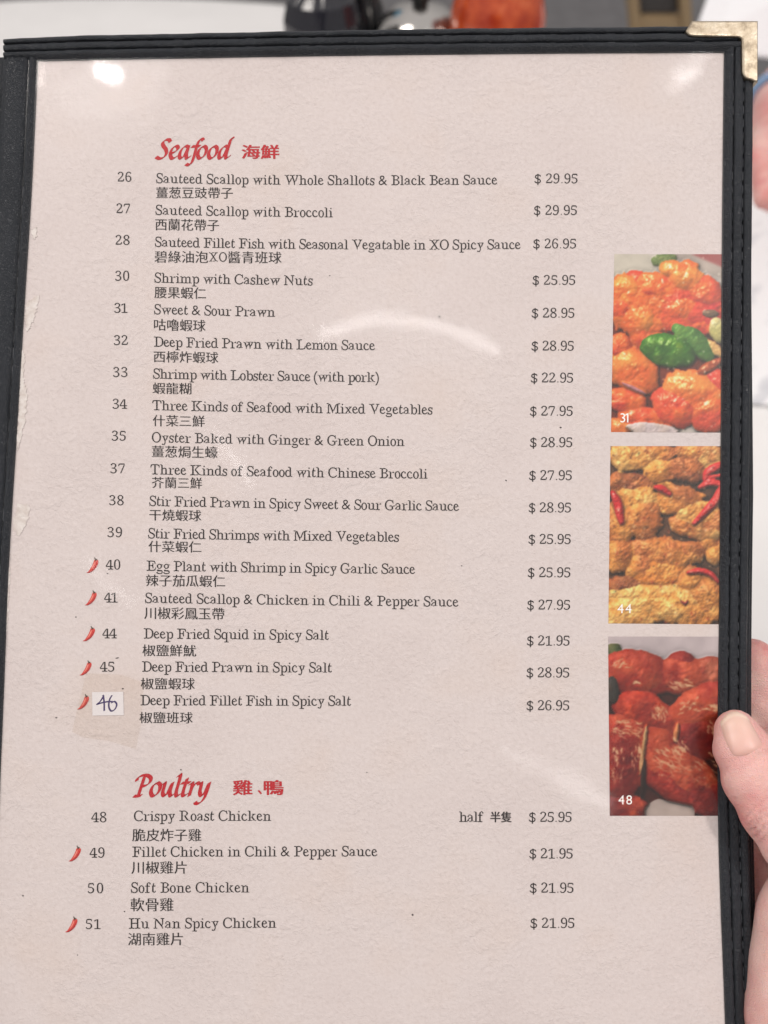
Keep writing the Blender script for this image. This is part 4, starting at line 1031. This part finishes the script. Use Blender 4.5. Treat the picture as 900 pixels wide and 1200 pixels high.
# cut-glass dark cruet
V, F, c = stand("soy", [(.001, 0), (.027, 0), (.031, .006), (.031, .175), (.027, .19), (.017, .2), (.016, .21)], 377, .80, None, 60, facet=.05)
g = empty("sauce_cruet", c, "dark glass cruet with a dimpled pattern, blurred, leftmost on the table behind the menu", "cruet")
mesh("glass_body", V, F, glassy("dark_cut_glass", (.016, .016, .022), .06), g, smooth=False)
V, F, c = stand("soy", [(.018, .208), (.019, .22), (.012, .232), (.001, .234)], 377, .80, None); mesh("stopper", V, F, nmat("black_cap", (.01, .01, .012), .3), g)
# black bottle
V, F, c = stand("b", [(.001, 0), (.017, 0), (.019, .005), (.019, .16), (.012, .18), (.010, .2), (.001, .2)], 424, .86, None)
g = empty("sauce_bottle", c, "narrow black bottle beside the steel teapot behind the menu", "bottle"); mesh("glass_body", V, F, glassy("black_glass", (.006, .006, .008), .1), g)
V, F, c = stand("b", [(.0115, .198), (.012, .2), (.012, .22), (.001, .222)], 424, .86, None); mesh("cap", V, F, nmat("blue_cap", (.05, .3, .5), .3), g)
# steel teapot
TP = nmat("polished_steel", (.50, .48, .46), .13, 1)
TY = .82; V, F, c = stand("t", [(.001, 0), (.034, 0), (.044, .02), (.0475, .06), (.0475, .1), (.046, .125), (.041, .15), (.030, .168), (.020, .176), (.001, .18)], 492, TY, None, 56)
g = empty("teapot", c, "polished steel teapot with domed lid, blurred behind the menu", "teapot"); mesh("pot_body", V, F, TP, g)
V, F, _ = stand("t", [(.006, .178), (.009, .186), (.009, .194), (.001, .2)], 492, TY, None, 20); mesh("lid_knob", V, F, nmat("black_knob", (.012, .012, .012), .3), g)
V, F = tube([tuple(c+Vector(q)) for q in ((-.036, -.012, .085), (-.052, -.016, .115), (-.062, -.02, .145), (-.078, -.022, .168), (-.095, -.024, .178))], [.010, .008, .0065, .0055, .005]); mesh("spout", V, F, nmat("steel_spout", (.6, .58, .57), .25, .8), g)
V, F = tube([tuple(c+Vector(q)) for q in ((.04, .02, .14), (.07, .03, .15), (.08, .035, .11), (.07, .03, .06), (.042, .02, .05))], .005); mesh("handle", V, F, TP, g)
# blue lidded little jar in front of the teapot
V, F, c = stand("j", [(.001, 0), (.010, 0), (.011, .004), (.011, .135), (.008, .142), (.001, .143)], 446, .76, None, 28)
g = empty("condiment_tube", c, "small bright blue tube standing before the teapot's spout", "tube"); mesh("tube_body", V, F, nmat("blue_plastic", (.03, .34, .55), .25), g)
V, F, _ = stand("j", [(.0085, .1415), (.0085, .149), (.001, .150)], 446, .76, None, 20); mesh("cap", V, F, nmat("white_cap", (.7, .7, .7), .4), g)
# red sauce jar
RS = glassy("chili_sauce_glass", (.42, .055, .018), .1); _k = N(RS); _k.l(_k.ramp(_k.noise(55, 4, .6, _k.obj()), [(.35, (.30, .03, .012)), (.55, (.46, .07, .02)), (.72, (.62, .16, .06))]), _k.b.inputs["Base Color"])
V, F, c = stand("r", [(.001, 0), (.034, 0), (.038, .006), (.038, .18), (.034, .195), (.027, .205), (.027, .21)], 583, .80, None, 48)
g = empty("sauce_jar", c, "jar of red chili sauce, blurred, right of the teapot", "jar"); mesh("glass_body", V, F, RS, g)
V, F, _ = stand("r", [(.029, .208), (.029, .226), (.026, .23), (.001, .23)], 583, .80, None, 40); mesh("lid", V, F, nmat("red_lid", (.35, .03, .02), .35), g)
# chair beyond the table edge: wooden frame with woven dark squares
P0 = at_dist(772, 10, 1.75)
g = empty("chair", (P0.x, P0.y, -.74), "light wooden chair with dark woven squares, blurred beyond the table", "chair")
WOOD = nmat("light_wood", (.40, .29, .17), .5); WEB = nmat("dark_webbing", (.07, .065, .065), .7)
def box(name, x, y, z, sx, sy, sz, mat, parent, shear=0.0, bev=.004):
    bm = bmesh.new(); bmesh.ops.create_cube(bm, size=1)
    for v in bm.verts: v.co = Vector((v.co.x*sx, v.co.y*sy, v.co.z*sz))
    bmesh.ops.bevel(bm, geom=bm.edges[:], offset=bev, segments=2, affect='EDGES')
    for v in bm.verts: v.co = Vector((x+v.co.x+shear*v.co.z, y+v.co.y, z+v.co.z))
    me = bpy.data.meshes.new(name); bm.to_mesh(me); bm.free(); return new_obj(name, me, mat, parent)
cz = P0.z; SH = -.30
for dx in (-.045, .045): box("back_post", P0.x+dx+SH*(-.2), P0.y, cz-.2, .02, .03, .7, WOOD, g, SH)
for k in range(7): 
    z = cz-.45+k*.085; box("back_rail", P0.x+SH*(z-cz), P0.y+.004, z, .09, .02, .026, WOOD, g, SH)
for k in range(6):
    z = cz-.4075+k*.085; box("woven_panel", P0.x+SH*(z-cz), P0.y+.012, z, .074, .008, .06, WEB, g, SH)
box("seat", P0.x+.1, P0.y-.2, -.32, .42, .40, .05, nmat("grey_seat", (.15, .15, .16), .8), g, 0, .012)
for dx, dy in ((-.08, -.38), (.28, -.38), (-.08, -.02), (.28, -.02)): box("leg", P0.x+dx, P0.y+dy, -.543, .03, .03, .394, WOOD, g)
# white sheet of paper on the right of the table, standing a little open
SHEET = nmat("white_paper", (.80, .80, .82), .6); _k = N(SHEET)
_w = _k.n("ShaderNodeTexWave"); _w.inputs["Scale"].default_value = 30; _w.inputs["Distortion"].default_value = 6; _w.inputs["Detail"].default_value = 4; _k.l(_k.obj((.4, 1, 1), (0, 0, .35)), _w.inputs["Vector"])
_f = _k.math('MULTIPLY', _k.ramp(_w.outputs["Fac"], [(.55, (0, 0, 0)), (.75, (1, 1, 1))]), _k.ramp(_k.noise(14, 3, .6, _k.obj()), [(.5, (0, 0, 0)), (.62, (.6, .6, .6))]))
_k.l(_k.mix(_f, (.80, .80, .82), (.42, .43, .48)), _k.b.inputs["Base Color"])
a0 = at_height(872, 470, .004); a1 = at_height(1150, 500, .004); a2 = at_height(1120, 205, .004); a3 = at_height(868, 225, .004)
V = [a0, a1, a2, a3]; V = [tuple(v) for v in V]+[(v.x, v.y, .0015) for v in V]
o = mesh("printed_sheet", V, [(0, 1, 2, 3), (7, 6, 5, 4), (0, 4, 5, 1), (1, 5, 6, 2), (2, 6, 7, 3), (3, 7, 4, 0)], SHEET, smooth=False); tag(o, "white sheet with faint grey print lying on the table right of the menu", "paper")
CARD = nmat("white_card", (.82, .83, .86), .5)
s0, s1, s2, s3 = at_dist(806, 60, .95), at_dist(1000, 78, .98), at_dist(1010, -60, 1.08), at_dist(842, -40, 1.05)
q = [s0, s1, s2, s3]; nn = ((s1-s0).cross(s3-s0)).normalized()*.004; V = [tuple(v) for v in q]+[tuple(v+nn) for v in q]
o = mesh("folded_card", V, [(0, 1, 2, 3), (7, 6, 5, 4), (0, 4, 5, 1), (1, 5, 6, 2), (2, 6, 7, 3), (3, 7, 4, 0)], CARD, smooth=False); tag(o, "white card held up behind the menu's brass corner", "card")
# blurred arm of another diner, with a pale blue band
def arm_pt(px, py, Y): return tuple(at_dist(px, py, Y))
bm = Balls()
def balls(pts):
    P = np.array(pts, float)
    for i in range(len(P)-1):
        for k in range(12):
            t = k/12; q = P[i]*(1-t)+P[i+1]*t; bm.add(q[:3], q[3])
hp = lambda px, py, Y, r: (*at_dist(px, py, Y), r)
balls([hp(1040, 10, .94, .032), hp(960, 70, .86, .026), hp(916, 108, .79, .022)])
balls([hp(916, 108, .79, .022), hp(911, 150, .73, .022), hp(905, 178, .69, .018)])
for j, (dx, dy) in enumerate(((-8, 205), (6, 212), (20, 208), (33, 198))): balls([hp(912+dx*.6, 165, .70, .012), hp(902+dx, dy, .66, .0095), hp(903+dx, dy+30, .63, .0085)])
balls([hp(930, 130, .76, .014), hp(893, 165, .70, .010), hp(887, 190, .67, .009)])
am = bm.melt("forearm", .003, 8)
arm = new_obj("forearm", am, SKIN); tag(arm, "blurred bare forearm and hand behind the upper right edge of the menu", "arm")

c0, c1 = Vector(at_dist(917, 104, .795)), Vector(at_dist(912, 140, .745)); axd = (c1-c0).normalized(); mid = c0.lerp(c1, .45)
sd = axd.cross(Vector((0, 0, 1))).normalized(); ud = sd.cross(axd)
pts = [tuple(mid+(sd*math.cos(t)+ud*math.sin(t))*.0245) for t in np.linspace(0, 2*math.pi, 40)]
V, F = tube(pts, .0035, 10, False)
o = mesh("wristband", V, F, nmat("pale_blue_band", (.20, .32, .50), .35)); tag(o, "pale blue band round the blurred wrist behind the menu", "wristband")
